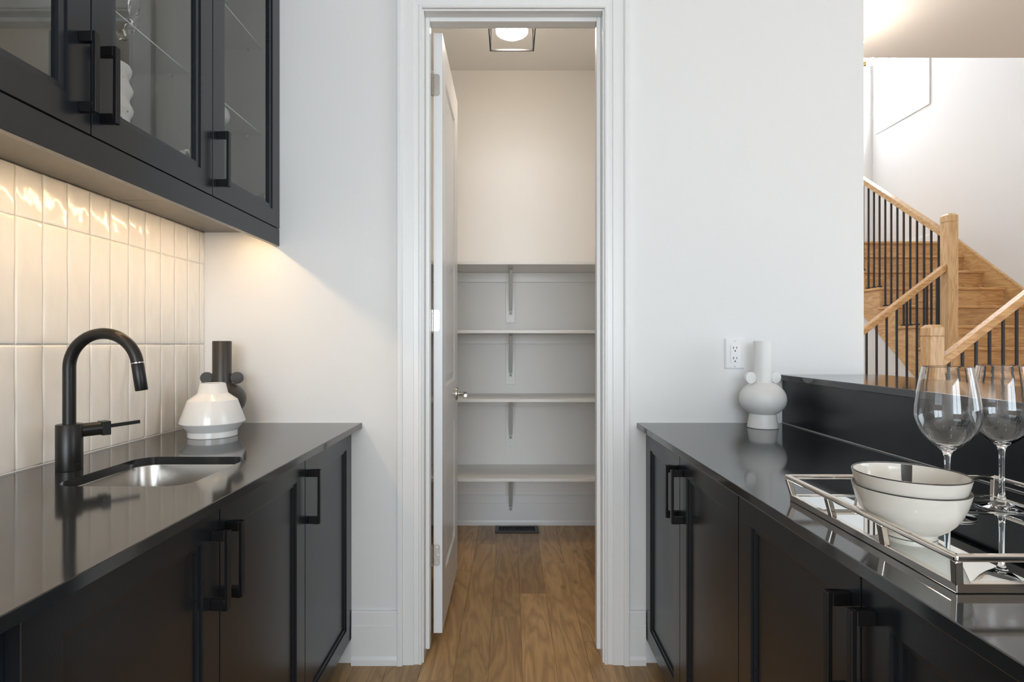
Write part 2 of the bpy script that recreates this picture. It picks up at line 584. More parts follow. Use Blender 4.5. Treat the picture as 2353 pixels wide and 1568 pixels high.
box(bm, XR + 0.04, XR + 0.10, HY0, HY0 + 0.06, HZ0, HZ1); box(bm, XR + 0.04, XR + 0.10, HY1 - 0.06, HY1, HZ0, HZ1)
box(bm, XR + 0.04, XR + 0.10, HY0 + 0.06, HY1 - 0.06, HZ0, HZ0 + 0.06); box(bm, XR + 0.04, XR + 0.10, HY0 + 0.06, HY1 - 0.06, HZ1 - 0.06, HZ1)
mesh_obj('window_frame', bm, 'trim', wf)

# ---- stair window with casing, deep jamb, sash and pane
w1 = thing('window_1', (XR, 6.83, WZ0), 'white cased window high on the stairwell wall', 'window')
del w1['category']
struct(w1)
bm = BM()
cw = 0.062
box(bm, XR - 0.018, XR - 0.0005, WY0 - cw, WY0, WZ0 - cw, WZ1 + cw); box(bm, XR - 0.018, XR - 0.0005, WY1, WY1 + cw, WZ0 - cw, WZ1 + cw)
box(bm, XR - 0.018, XR - 0.0005, WY0, WY1, WZ0 - cw, WZ0); box(bm, XR - 0.018, XR - 0.0005, WY0, WY1, WZ1, WZ1 + cw)
mesh_obj('casing', bm, 'trim', w1, bevel=0.003)
bm = BM()
box(bm, XR + 0.11, XR + 0.17, WY0 + 0.001, WY0 + 0.05, WZ0, WZ1); box(bm, XR + 0.11, XR + 0.17, WY1 - 0.05, WY1 - 0.001, WZ0, WZ1)
box(bm, XR + 0.11, XR + 0.17, WY0 + 0.05, WY1 - 0.05, WZ0, WZ0 + 0.05); box(bm, XR + 0.11, XR + 0.17, WY0 + 0.05, WY1 - 0.05, WZ1 - 0.05, WZ1)
mesh_obj('sash', bm, 'trim', w1, bevel=0.003)
mesh_obj('pane', cbox(XR + 0.138, XR + 0.142, WY0 + 0.05, WY1 - 0.05, WZ0 + 0.05, WZ1 - 0.05), 'winpane', w1)

# ---- splashback tiles: stacked vertical 75 x 300 mm tiles, each with an uneven glazed face
PITCH = 0.0762
def tile_mesh(seed, wy, hz):
    rr = random.Random(seed)
    bm = BM()
    nu, nv = 6, 12
    th = 0.0062
    ph = [rr.uniform(0, 6.28) for _ in range(4)]
    G = {}
    for i in range(nu + 1):
        for j in range(nv + 1):
            u, v = i / nu, j / nv
            uu = 0.5 - 0.5 * math.cos(PI * u); vv = 0.5 - 0.5 * math.cos(PI * v)
            d = th + 0.0005 * math.sin(2.2 * uu * 3 + ph[0]) * math.sin(vv * 7 + ph[1]) + 0.0004 * math.sin(vv * 11 + 4 * uu + ph[2])
            if i in (0, nu) or j in (0, nv):
                d -= 0.0011
            jx = 0.0006 * math.sin(vv * 9 + ph[3]) if i in (0, nu) else 0
            G[i, j] = bm.verts.new((d, (uu - 0.5) * (wy + jx), (vv - 0.5) * hz))
    for i in range(nu):
        for j in range(nv):
            bm.faces.new((G[i, j], G[i + 1, j], G[i + 1, j + 1], G[i, j + 1]))
    edge = [G[i, 0] for i in range(nu + 1)] + [G[nu, j] for j in range(1, nv + 1)] + [G[i, nv] for i in range(nu - 1, -1, -1)] + [G[0, j] for j in range(nv - 1, 0, -1)]
    low = [bm.verts.new((0.0, v.co.y, v.co.z)) for v in edge]
    n = len(edge)
    for k in range(n):
        bm.faces.new((edge[k], low[k], low[(k + 1) % n], edge[(k + 1) % n]))
    me = bpy.data.meshes.new('tile')
    bmesh.ops.recalc_face_normals(bm, faces=bm.faces)
    bm.to_mesh(me); bm.free()
    me.materials.append(M['tile'])
    me.polygons.foreach_set('use_smooth', [True] * len(me.polygons))
    return me
GR = 0.0012
rows = [(ZC + 0.002, 1.2125), (1.2125, 1.5165), (1.5165, 1.6375)]
variants = {}
for r_i, (za, zb) in enumerate(rows):
    for k in range(-1, 24):
        yb = 2.0400 - k * PITCH
        ya = yb - PITCH
        if k == -1:
            ya, yb = 2.0400, D - 0.0005
        if ya < 0.2:
            continue
        key = (r_i, k == -1, R.randrange(7))
        if key not in variants:
            variants[key] = tile_mesh(hash(key) % 9973, yb - ya - GR, zb - za - GR)
        t = bpy.data.objects.new('tile', variants[key])
        COL.objects.link(t)
        t.parent = wl
        t.location = Vector((-1.1682, (ya + yb) / 2, (za + zb) / 2)) - ORIGIN[wl.name]
        t.rotation_euler = (R.uniform(-0.002, 0.002), R.uniform(-0.004, 0.004), R.uniform(-0.006, 0.006))

# ---- door casing, jambs and stops
tr = thing('trim_1', (0.012, D, 0), 'white moulded casing around the pantry doorway', 'trim')
del tr['category']
struct(tr)
cas = [(0.0, 0.0), (0.0, 0.010), (0.004, 0.013), (0.010, 0.013), (0.013, 0.0105), (0.030, 0.0125), (0.0315, 0.0155), (0.070, 0.0165),
       (0.073, 0.0225), (0.078, 0.0245), (0.090, 0.0245), (0.092, 0.0225), (0.092, 0.0)]
ci_l, ci_r, ci_t = OPL - 0.006, OPR + 0.006, OPT + 0.006
CW = 0.092
def casing_leg(sgn, xi):
    bm = BM()
    A = [bm.verts.new((xi + sgn * s, D - 0.0003 - t, 0.0005)) for s, t in cas]
    B = [bm.verts.new((xi + sgn * s, D - 0.0003 - t, ci_t + s)) for s, t in cas]
    n = len(cas)
    bm.faces.new(A); bm.faces.new(B[::-1])
    for i in range(n):
        bm.faces.new((A[i], B[i], B[(i + 1) % n], A[(i + 1) % n]))
    return bm
mesh_obj('casing_leg', casing_leg(-1, ci_l), 'trim', tr, smooth=20)
mesh_obj('casing_leg', casing_leg(1, ci_r), 'trim', tr, smooth=20)
bm = BM()
A = [bm.verts.new((ci_l - s, D - 0.0003 - t, ci_t + s)) for s, t in cas]
B = [bm.verts.new((ci_r + s, D - 0.0003 - t, ci_t + s)) for s, t in cas]
n = len(cas)
bm.faces.new(A); bm.faces.new(B[::-1])
for i in range(n):
    bm.faces.new((A[i], B[i], B[(i + 1) % n], A[(i + 1) % n]))
mesh_obj('casing_head', bm, 'trim', tr, smooth=20)
y0, y1 = D - 0.001, D + WT + 0.001
mesh_obj('jamb', cbox(OPL - 0.0195, OPL, y0, y1, 0.0005, OPT + 0.0195), 'trim', tr, bevel=0.0015)
mesh_obj('jamb', cbox(OPR, OPR + 0.0195, y0, y1, 0.0005, OPT + 0.0195), 'trim', tr, bevel=0.0015)
mesh_obj('jamb_head', cbox(OPL, OPR, y0, y1, OPT, OPT + 0.0195), 'trim', tr, bevel=0.0015)
SY0, SY1, ST = 2.108, 2.150, 0.0165
mesh_obj('door_stop', cbox(OPL, OPL + ST, SY0, SY1, 0.03, OPT), 'trim', tr, bevel=0.003)
mesh_obj('door_stop', cbox(OPR - ST, OPR, SY0, SY1, 0.03, OPT), 'trim', tr, bevel=0.003)
mesh_obj('stop_head', cbox(OPL + ST, OPR - ST, SY0, SY1, OPT - ST, OPT), 'trim', tr, bevel=0.003)
for zz in (2.254, 1.308, 0.367):
    mesh_obj('hinge_leaf', cbox(OPL + 0.0002, OPL + 0.002, D + WT - 0.034, D + WT - 0.002, zz - 0.044, zz + 0.044), 'satin', tr)

# ---- baseboards: flat foot, stepped cap and shoe
base_prof = [(0, 0.0005), (0.021, 0.0005), (0.021, 0.022), (0.0165, 0.034), (0.0155, 0.147), (0.0125, 0.150), (0.0115, 0.196), (0.008, 0.202), (0, 0.202)]
struct(mesh_obj('baseboard_left', prism(BM(), base_prof, -0.5995, ci_l - CW - 0.0005, lambda s, t, a: (a, D - 0.0003 - s, t)), 'trim'), 'white stepped baseboard between base cabinet and casing')
struct(mesh_obj('baseboard_right', prism(BM(), base_prof, ci_r + CW + 0.0005, 0.513, lambda s, t, a: (a, D - 0.0003 - s, t)), 'trim'), 'white stepped baseboard beside the dark cabinets')
struct(mesh_obj('baseboard_pantry_back', prism(BM(), base_prof, -0.749, 0.799, lambda s, t, a: (a, YB - 0.0003 - s, t)), 'trim'), 'white stepped baseboard along the pantry back wall')
struct(mesh_obj('baseboard_pantry_left', prism(BM(), base_prof, D + WT + 0.02, YB - 0.025, lambda s, t, a: (-0.7497 + s, a, t)), 'trim'), 'white baseboard behind the open door')
struct(mesh_obj('baseboard_pantry_right', prism(BM(), base_prof, D + WT + 0.02, YB - 0.025, lambda s, t, a: (0.7997 - s, a, t)), 'trim'), 'white baseboard on the pantry side wall')

# ---- the half wall with its dark panel; the bar top is a thing of its own
struct(mesh_obj('wall_half', cbox(1.0505, 1.346, -1.2, D - 0.001, 0, 1.0775), 'wall'), 'half wall between the counter and the hall')

# ================================================================== PANTRY
# ---- open two-panel door, hinged on the left jamb
DX0, DX1 = -0.307, -0.272
DY0, DY1 = 2.1845, 2.8145
DZ0, DZ1 = 0.053, 2.463
dr = thing('door_1', (DX0, DY0, DZ0), 'white two-panel pantry door standing open', 'door')
del dr['category']
struct(dr)
bm = BM()
ycuts = [DY0, DY0 + 0.115, DY1 - 0.135, DY1]
zcuts = [DZ0, 0.262, 0.850, 1.035, 2.318, DZ1]
for xf, sg in ((DX1, -1), (DX0, 1)):
    fn = lambda u, v, d, xf=xf, sg=sg: (xf + sg * d, u, v)
    for i in range(3):
        for j in range(5):
            a, b, c, d_ = ycuts[i], ycuts[i + 1], zcuts[j], zcuts[j + 1]
            if i == 1 and j in (1, 3):
                rings_panel(bm, a, b, c, d_, [(0, 0), (0.004, 0.003), (0.010, 0.0085), (0.018, 0.0085), (0.046, 0.0025)], fn)
            else:
                bm.faces.new([bm.verts.new(fn(u, v, 0)) for u, v in ((a, c), (b, c), (b, d_), (a, d_))])
for a, b in (((DY0, DZ0), (DY1, DZ0)), ((DY1, DZ0), (DY1, DZ1)), ((DY1, DZ1), (DY0, DZ1)), ((DY0, DZ1), (DY0, DZ0))):
    bm.faces.new([bm.verts.new(p) for p in ((DX0, a[0], a[1]), (DX1, a[0], a[1]), (DX1, b[0], b[1]), (DX0, b[0], b[1]))])
mesh_obj('door_leaf', bm, 'door', dr)
for zz in (2.254, 1.308, 0.367):
    bm = BM()
    plate = [(DX0 + x, z) for x, z in ((0.0, -0.044), (0.017, -0.044), (0.021, -0.042), (0.025, -0.036), (0.025, 0.036), (0.021, 0.042), (0.017, 0.044), (0.0, 0.044))]
    prism(bm, plate, DY0 - 0.0022, DY0 - 0.0002, lambda s, t, a: (s, a, zz + t))
    h = mesh_obj('hinge', bm, 'satin', dr, bevel=0.0005)
    bm = BM()
    for k in range(5):
        z0 = zz - 0.044 + k * 0.0176
        cyl(bm, (DX0 - 0.006, DY0 - 0.004, z0 + 0.0005), (DX0 - 0.006, DY0 - 0.004, z0 + 0.0171), 0.0058, 14)
    mesh_obj('knuckle', bm, 'satin', h, smooth=True)
    for sx, sz in ((0.014, 0.032), (0.019, 0.0), (0.014, -0.032)):
        bm = BM()
        cyl(bm, (DX0 + sx, DY0 - 0.0022, zz + sz), (DX0 + sx, DY0 - 0.0030, zz + sz), 0.0036, 14)
        box(bm, DX0 + sx - 0.0006, DX0 + sx + 0.0006, DY0 - 0.0033, DY0 - 0.0030, zz + sz - 0.0022, zz + sz + 0.0022)
        mesh_obj('screw', bm, 'nickel', h)
LY, LZ = 2.748, 0.963
lev = mesh_obj('lever_handle', sweep(BM(), [(DX1 + 0.001, LY, LZ), (DX1 + 0.034, LY, LZ), (DX1 + 0.046, LY - 0.003, LZ), (DX1 + 0.053, LY - 0.014, LZ), (DX1 + 0.055, LY - 0.035, LZ), (DX1 + 0.055, LY - 0.105, LZ)],
              [0.010, 0.0085, 0.0095, 0.0095, 0.009, 0.008], 18), 'satin', dr, smooth=True)
mesh_obj('rosette', lathe_x if False else sweep(BM(), [(DX1 + 0.0002, LY, LZ), (DX1 + 0.006, LY, LZ), (DX1 + 0.0095, LY, LZ)], [0.032, 0.0315, 0.027], 32), 'satin', lev, smooth=30)

# ---- four shelves on ledgers, each with a bracket in the middle
SHY = 3.265
shelves = [(1.691, 'topmost white pantry shelf, seen from below above eye level'),
           (1.278, 'second white pantry shelf from the top, level with the middle door hinge'),
           (0.8635, 'third white pantry shelf from the top, behind the door lever'),
           (0.3860, 'lowest white pantry shelf, just above the baseboard')]
for zb, lab in shelves:
    s = thing('pantry_shelf', (0.0, YB, zb), lab, 'shelf', 'pantry shelves')
    mesh_obj('board', cbox(-0.748, 0.798, SHY, YB - 0.0005, zb, zb + 0.0185), 'shelf', s, bevel=0.0012)
    low = zb < 0.5
    mesh_obj('ledger', cbox(-0.748, 0.798, YB - 0.0185, YB - 0.0006, zb - 0.064, zb - 0.0005), 'shelf', s, bevel=0.0015)
    bz = 0.205 if low else zb - 0.335
    if zb - 0.0645 > bz:
        mesh_obj('backing_board', cbox(-0.028, 0.0335, YB - 0.0185, YB - 0.0006, bz, zb - 0.0645), 'shelf', s, bevel=0.0015)
    yw = YB - 0.0190 - (0.0 if not low else 0.0035)
    bh = 0.285
    bx0, bx1 = -0.009, 0.019
    bm = BM()
    box(bm, bx0 + 0.002, bx1 - 0.004, yw - 0.003, yw, zb - bh, zb - 0.001)                # wall strap
    box(bm, bx0 + 0.002, bx1 - 0.002, yw - 0.245, yw - 0.003, zb - 0.004, zb - 0.001)     # shelf strap
    br = mesh_obj('bracket', bm, 'bracket', s, bevel=0.0008, seg=1)
    bm = BM()
    bar(bm, (0.004, yw - 0.004, zb - bh + 0.030), (0.006, yw - 0.238, zb - 0.012), 0.022, 0.012, up=(0, 0, 1))
    mesh_obj('brace', bm, 'bracket', br, bevel=0.003)
    for zz in ((zb - bh + 0.012,) if low else (zb - bh + 0.012, zb - 0.075)):
        mesh_obj('screw', cyl(BM(), (0.004, yw - 0.003, zz), (0.004, yw - 0.006, zz), 0.0042, 12), 'iron', br)

# ---- floor register by the back wall
VX0, VX1, VY0, VY1 = -0.095, 0.186, 3.488, 3.604
v = thing('floor_register', ((VX0 + VX1) / 2, VY0, 0.0), 'black metal floor register with curved fins by the pantry baseboard', 'vent')
bm = BM()
ix0, ix1, iy0, iy1 = VX0 + 0.022, VX1 - 0.024, VY0 + 0.016, VY1 - 0.016
fnv = lambda s, t, zz: (s, t, zz)
for a in ((VX0, VX1, VY0, iy0), (VX0, VX1, iy1, VY1), (VX0, ix0, iy0, iy1), (ix1, VX1, iy0, iy1)):
    box(bm, *a, 0.0005, 0.0075)
mesh_obj('frame', bm, 'black', v, bevel=0.002)
mesh_obj('damper', cbox(ix0, ix1, iy0, iy1, 0.0003, 0.0012), 'slot', v)
nf = 14
for k in range(nf):
    xc = ix0 + (k + 0.5) * (ix1 - ix0) / nf
    sg = -1 if k < nf / 2 else 1
    bm = BM()
    pts = []
    for j in range(9):
        t = j / 8
        pts.append((xc + sg * 0.006 * math.sin(PI * t), iy0 + (iy1 - iy0) * t))
    for a, b in zip(pts, pts[1:]):
        bar(bm, (a[0], a[1], 0.004), (b[0], b[1], 0.004), 0.0022, 0.0056)
    mesh_obj('fin', bm, 'black', v)

# ---- hanging lantern on the pantry ceiling
LXc, LYc, LZf, LW = 0.010, 2.828, 2.800, 0.231
cl = thing('ceiling_lantern', (LXc, LYc, CEIL), 'square black lantern frame with opal globe on pantry ceiling', 'ceiling light')
bm = BM()
h2 = LW / 2
for zz in (LZf + 0.004, 2.955):
    for a, b in (((-h2, -h2), (h2, -h2)), ((h2, -h2), (h2, h2)), ((h2, h2), (-h2, h2)), ((-h2, h2), (-h2, -h2))):
        bar(bm, (LXc + a[0], LYc + a[1], zz), (LXc + b[0], LYc + b[1], zz), 0.008, 0.008)
for sx in (-1, 1):
    for sy in (-1, 1):
        bar(bm, (LXc + sx * h2, LYc + sy * h2, LZf), (LXc + sx * h2, LYc + sy * h2, 2.959), 0.008, 0.008, up=(0, 1, 0))
mesh_obj('lantern_frame', bm, 'iron', cl)
mesh_obj('canopy', lathe(BM(), [(0, CEIL - 0.001), (0.07, CEIL - 0.001), (0.07, CEIL - 0.018), (0, CEIL - 0.018)], (LXc, LYc, 0), 32), 'iron', cl, smooth=30)
prof = [(0.0, 2.808), (0.03, 2.810), (0.052, 2.818), (0.070, 2.830), (0.078, 2.842), (0.0785, 2.844), (0, 2.844)]
gl = mesh_obj('globe', lathe(BM(), prof, (LXc, LYc, 0), 40), 'opal', cl, smooth=60)
gl['label'] = 'glowing opal glass dome'
mesh_obj('housing', lathe(BM(), [(0, 2.8445), (0.0815, 2.8445), (0.0815, 2.8370), (0.0835, 2.8370), (0.0840, 2.905), (0.080, 2.9085), (0.012, 2.9085), (0.010, 2.912), (0.010, CEIL - 0.016), (0, CEIL - 0.016)], (LXc, LYc, 0), 40), 'opal_side', cl, smooth=30)

bm = BM()
bar(bm, (LXc - h2, LYc, 2.955), (LXc + h2, LYc, 2.955), 0.008, 0.006); bar(bm, (LXc, LYc - h2, 2.955), (LXc, LYc + h2, 2.955), 0.008, 0.006)
mesh_obj('cross_bar', bm, 'iron', cl)

# ================================================================== LEFT RUN
def door_front(name, parent, xf, sg, y0, y1, z0, z1, glass=False, stile=0.060):
    """a cabinet door whose face is at x = xf, looking towards sg * x"""
    g = 0.0015
    fn = lambda u, v, d: (xf - sg * d, u, v)
    bm = BM()
    u0, u1, v0, v1 = y0 + g, y1 - g, z0 + g, z1 - g
    if glass:
        rings = [(0, 0.020), (0, 0.001), (0.001, 0), (stile, 0), (stile, 0.004), (stile + 0.0155, 0.005), (stile + 0.0155, 0.020)]
    else:
        rings = [(0, 0.020), (0, 0.001), (0.001, 0), (stile, 0), (stile, 0.0045), (stile + 0.010, 0.0052), (stile + 0.010, 0.0105)]
    L = rings_panel(bm, u0, u1, v0, v1, rings, fn, fill=False)
    for k in range(4):                                  # back of the frame
        k2 = (k + 1) % 4
        bm.faces.new((L[0][k], L[0][k2], L[-1][k2], L[-1][k]))
    d = mesh_obj(name, bm, 'cabinet', parent)
    i = stile + 0.010
    if glass:
        i = stile + 0.0155
        a, b = sorted((xf - sg * 0.012, xf - sg * 0.016))
        mesh_obj('glass_pane', cbox(a, b, u0 + i, u1 - i, v0 + i, v1 - i), 'pane', d)['label'] = 'clear glass pane'
    else:
        a, b = sorted((xf - sg * 0.0105, xf - sg * 0.018))
        mesh_obj('panel', cbox(a, b, u0 + i, u1 - i, v0 + i, v1 - i), 'cabinet', d)
    return d


def pull(parent, xf, sg, y, z0, z1):
    bm = BM()
    wy = 0.0065
    for za, zb in ((z0, z0 + 0.021), (z1 - 0.021, z1)):
        a, b = sorted((xf + sg * 0.0002, xf + sg * 0.028))
        box(bm, a, b, y - wy, y + wy, za, zb)
    a, b = sorted((xf + sg * 0.028, xf + sg * 0.036))
    box(bm, a, b, y - wy, y + wy, z0, z1)
    h = mesh_obj('handle', bm, 'handle', parent, bevel=0.0012)
    h['label'] = 'square black bar pull'
    return h


def base_body(parent, xf, sg, xb, y0, y1):
    """open-topped carcass behind the doors, with toe kick"""
    bm = BM()
    t = 0.016
    fx = xf - sg * 0.0205
    for ya, yb in ((y0 + 0.0005, y0 + t), (y1 - t, y1 - 0.0005)):
        a, b = sorted((fx, xb)); box(bm, a, b, ya, yb, 0.095, 0.8935)
    a, b = sorted((fx, xb)); box(bm, a, b, y0 + t, y1 - t, 0.095, 0.111)
    a, b = sorted((xb, xb + sg * t)); box(bm, a, b, y0 + t, y1 - t, 0.111, 0.8935)
    a, b = sorted((fx, fx - sg * 0.018)); box(bm, a, b, y0 + t, y1 - t, 0.86, 0.8935)
    mesh_obj('body', bm, 'cabinet', parent)
    a, b = sorted((xf - sg * 0.075, xf - sg * 0.09))
    mesh_obj('toe_kick', cbox(a, b, y0 + 0.0005, y1 - 0.0005, 0.0005, 0.0945), 'cabinet', parent)


XLF = -0.603
ys = [0.6688, 1.1301, 1.6003, D - 0.001]
c = thing('base_cabinet', (-0.88, 1.134, 0), 'dark two-door sink base cabinet under the taupe-lit counter', 'cabinet', 'dark base cabinets')
base_body(c, XLF, 1, -1.160, ys[0], ys[2])
d1 = door_front('door', c, XLF, 1, ys[0], ys[1], 0.093, 0.884)
pull(d1, XLF, 1, ys[1] - 0.029, 0.677, 0.838)
d2 = door_front('door', c, XLF, 1, ys[1], ys[2], 0.093, 0.884)
pull(d2, XLF, 1, ys[1] + 0.029, 0.677, 0.838)
c = thing('base_cabinet', (-0.88, 1.835, 0), 'dark single-door base cabinet against the white wall, left of the doorway', 'cabinet', 'dark base cabinets')
base_body(c, XLF, 1, -1.160, ys[2], ys[3])
d3 = door_front('door', c, XLF, 1, ys[2], ys[3], 0.093, 0.884)
pull(d3, XLF, 1, ys[2] + 0.029, 0.677, 0.838)
# black undercounter appliance, cut by the frame
c = thing('undercounter_fridge', (-0.88, 0.37, 0), 'black undercounter appliance beside the sink cabinet, cut off by the frame', 'appliance')
mesh_obj('body', cbox(-1.155, -0.652, 0.07, 0.664, 0.02, 0.8925), 'black', c)
dd = mesh_obj('door', cbox(-0.650, -0.628, 0.072, 0.661, 0.11, 0.885), 'black', c, bevel=0.003)
mesh_obj('glass_front', cbox(-0.6278, -0.6265, 0.12, 0.61, 0.16, 0.83), M['slot'], dd)
bm = BM()
for zz in (0.30, 0.70):
    cyl(bm, (-0.6275, 0.10, zz), (-0.590, 0.10, zz), 0.005, 12)
cyl(bm, (-0.590, 0.10, 0.25), (-0.590, 0.10, 0.75), 0.007, 16)
mesh_obj('handle', bm, 'handle', dd, smooth=True)
mesh_obj('toe_grille', cbox(-0.70, -0.69, 0.075, 0.66, 0.001, 0.0195), 'slot', c)

# ---- left countertop with the sink cut-out
SX0, SX1, SY0_, SY1_ = -0.976, -0.687, 1.149, 1.449
def slab_with_hole(x0, x1, y0, y1, z0, z1, hole):
    bm = BM()
    e = 0.0015
    def loop(pts, z):
        return [bm.verts.new((x, y, z)) for x, y in pts]
    out = [(x0, y0), (x1, y0), (x1, y1), (x0, y1)]
    oi = [(x0 + 0, y0 + e), (x1 - e, y0 + e), (x1 - e, y1), (x0, y1)]
    Lt = loop(oi, z1); Lm = loop(out, z1 - e); Lb = loop(out, z0)
    Ht = loop(hole, z1); Hb = loop(hole, z0)
    def close(l):
        return [bm.edges.new((l[i], l[(i + 1) % len(l)])) for i in range(len(l))]
    e1 = close(Lt) + close(Ht)
    bmesh.ops.triangle_fill(bm, edges=e1, use_beauty=True, normal=(0, 0, 1))
    e2 = close(Lb) + close(Hb)
    bmesh.ops.triangle_fill(bm, edges=e2, use_beauty=True, normal=(0, 0, -1))
    for a, b in ((Lt, Lm), (Lm, Lb), (Ht, Hb)):
        n = len(a)
        for i in range(n):
            bm.faces.new((a[i], a[(i + 1) % n], b[(i + 1) % n], b[i]))
    return bm
ct = mesh_obj('countertop', slab_with_hole(-1.1620, -0.563, 0.05, D - 0.0005, ZC - 0.020, ZC, rrect(SX0, SX1, SY0_, SY1_, 0.045, 10)), 'quartz')
tag(ct, 'glossy dark quartz countertop around the sink', 'countertop')
mesh_obj('sealant', box(BM(), -1.1618, -1.1590, 0.21, D - 0.004, ZC + 0.0002, ZC + 0.0030), 'plastic', ct)['label'] = 'white caulk line below the tiles'
mesh_obj('sealant', box(BM(), -1.1615, -0.580, D - 0.003, D - 0.0006, ZC + 0.0002, ZC + 0.0035), 'plastic', ct)['label'] = 'white caulk line'

# ---- undermount bar sink
sk = thing('bar_sink', ((SX0 + SX1) / 2, (SY0_ + SY1_) / 2, 0.70), 'small stainless undermount sink beside the black faucet', 'sink')
bm = BM()
loops = []
for ins, z, rad in ((-0.018, 0.8930, 0.06), (-0.003, 0.8930, 0.047), (-0.002, 0.8900, 0.047), (0.003, 0.780, 0.05), (0.010, 0.745, 0.052), (0.028, 0.730, 0.05), (0.06, 0.7265, 0.04)):
    loops.append([bm.verts.new((x, y, z)) for x, y in rrect(SX0 + ins, SX1 - ins, SY0_ + ins, SY1_ - ins, rad, 10)])
for a, b in zip(loops, loops[1:]):
    n = len(a)
    for i in range(n):
        bm.faces.new((a[i], a[(i + 1) % n], b[(i + 1) % n], b[i]))
bm.faces.new(loops[-1])
mesh_obj('basin', bm, 'steel', sk, smooth=50)
cx, cy = (SX0 + SX1) / 2, (SY0_ + SY1_) / 2
mesh_obj('drain', lathe(BM(), [(0, 0.728), (0.020, 0.728), (0.026, 0.7305), (0.042, 0.7315), (0.044, 0.729), (0.044, 0.727), (0, 0.727)], (cx, cy, 0), 32), 'nickel', sk, smooth=30)
fc = bpy.data.curves.new('logo_lettering', 'FONT')
fc.body = 'BLANCO'; fc.size = 0.0125; fc.extrude = 0.0001; fc.shear = 0.15
tmp = bpy.data.objects.new('lettering_curve', fc); COL.objects.link(tmp)
bpy.context.view_layer.update()
lm = bpy.data.meshes.new_from_object(tmp.evaluated_get(bpy.context.evaluated_depsgraph_get()))
bpy.data.objects.remove(tmp, do_unlink=True)
fo = bpy.data.objects.new('logo_lettering', lm); COL.objects.link(fo)
lm.materials.clear(); lm.materials.append(M['slot'])
fo.parent = sk
fo.location = Vector((SX0 + 0.0012, 1.2225, 0.8745)) - ORIGIN[sk.name]
fo.rotation_euler = (PI / 2, 0, PI / 2)

# ---- black pull-down faucet
FX, FY = -1.050, 1.296
fa = thing('faucet', (FX, FY, ZC), 'matte black gooseneck pull-down faucet with side lever', 'faucet')
mesh_obj('base', lathe(BM(), [(0, ZC + 0.0003), (0.0262, ZC + 0.0003), (0.0266, ZC + 0.002), (0.0266, ZC + 0.1085), (0.0255, ZC + 0.110), (0, ZC + 0.110)], (FX, FY, 0), 48), 'faucet', fa, smooth=40)
path = [(FX, FY, ZC + 0.108)]
ac, ar = 1.158, 0.0815
for k in range(5):
    path.append((FX, FY, ZC + 0.108 + (ac - ZC - 0.108) * (k + 1) / 5))
a_end = math.radians(9)
for k in range(1, 29):
    a = PI - (PI - a_end) * k / 28
    path.append((FX + ar + ar * math.cos(a), FY, ac + ar * math.sin(a)))
mesh_obj('spout', sweep(BM(), path, 0.0133, 24), 'faucet', fa, smooth=60)
pe = Vector(path[-1])
td = Vector((math.sin(a_end), 0, -math.cos(a_end)))
mesh_obj('ring', cyl(BM(), pe + td * 0.0002, pe + td * 0.0022, 0.0128, 24), 'nickel', fa, smooth=30)
mesh_obj('spray_head', sweep(BM(), [pe + td * 0.0024, pe + td * 0.004, pe + td * 0.066, pe + td * 0.068], [0.0126, 0.0134, 0.0134, 0.0122], 24), 'faucet', fa, smooth=40)
hz = ZC + 0.092
hd = Vector((0.55, 0.835, 0)).normalized()
hp = Vector((FX, FY, hz))
hh = mesh_obj('handle_stub', cyl(BM(), hp + hd * 0.020, hp + hd * 0.062, 0.0165, 24), 'faucet', fa, smooth=40)
bm = BM()
bar(bm, hp + hd * 0.062, hp + hd * 0.080, 0.033, 0.034)
mesh_obj('handle_collar', bm, 'faucet', hh, bevel=0.001)
bm = BM()
bar(bm, hp + hd * 0.080 + Vector((0, 0, 0.003)), hp + hd * 0.150 + Vector((0, 0, 0.006)), 0.0075, 0.009)
mesh_obj('lever', bm, 'faucet', hh, bevel=0.001)
bm = BM()
a0 = math.atan2(-FY, -FX) + 0.42
bar(bm, (FX + 0.0268 * math.cos(a0), FY + 0.0268 * math.sin(a0), ZC + 0.016), (FX + 0.0268 * math.cos(a0 + 0.35), FY + 0.0268 * math.sin(a0 + 0.35), ZC + 0.016), 0.0008, 0.006)
mesh_obj('badge', bm, 'slot', fa)

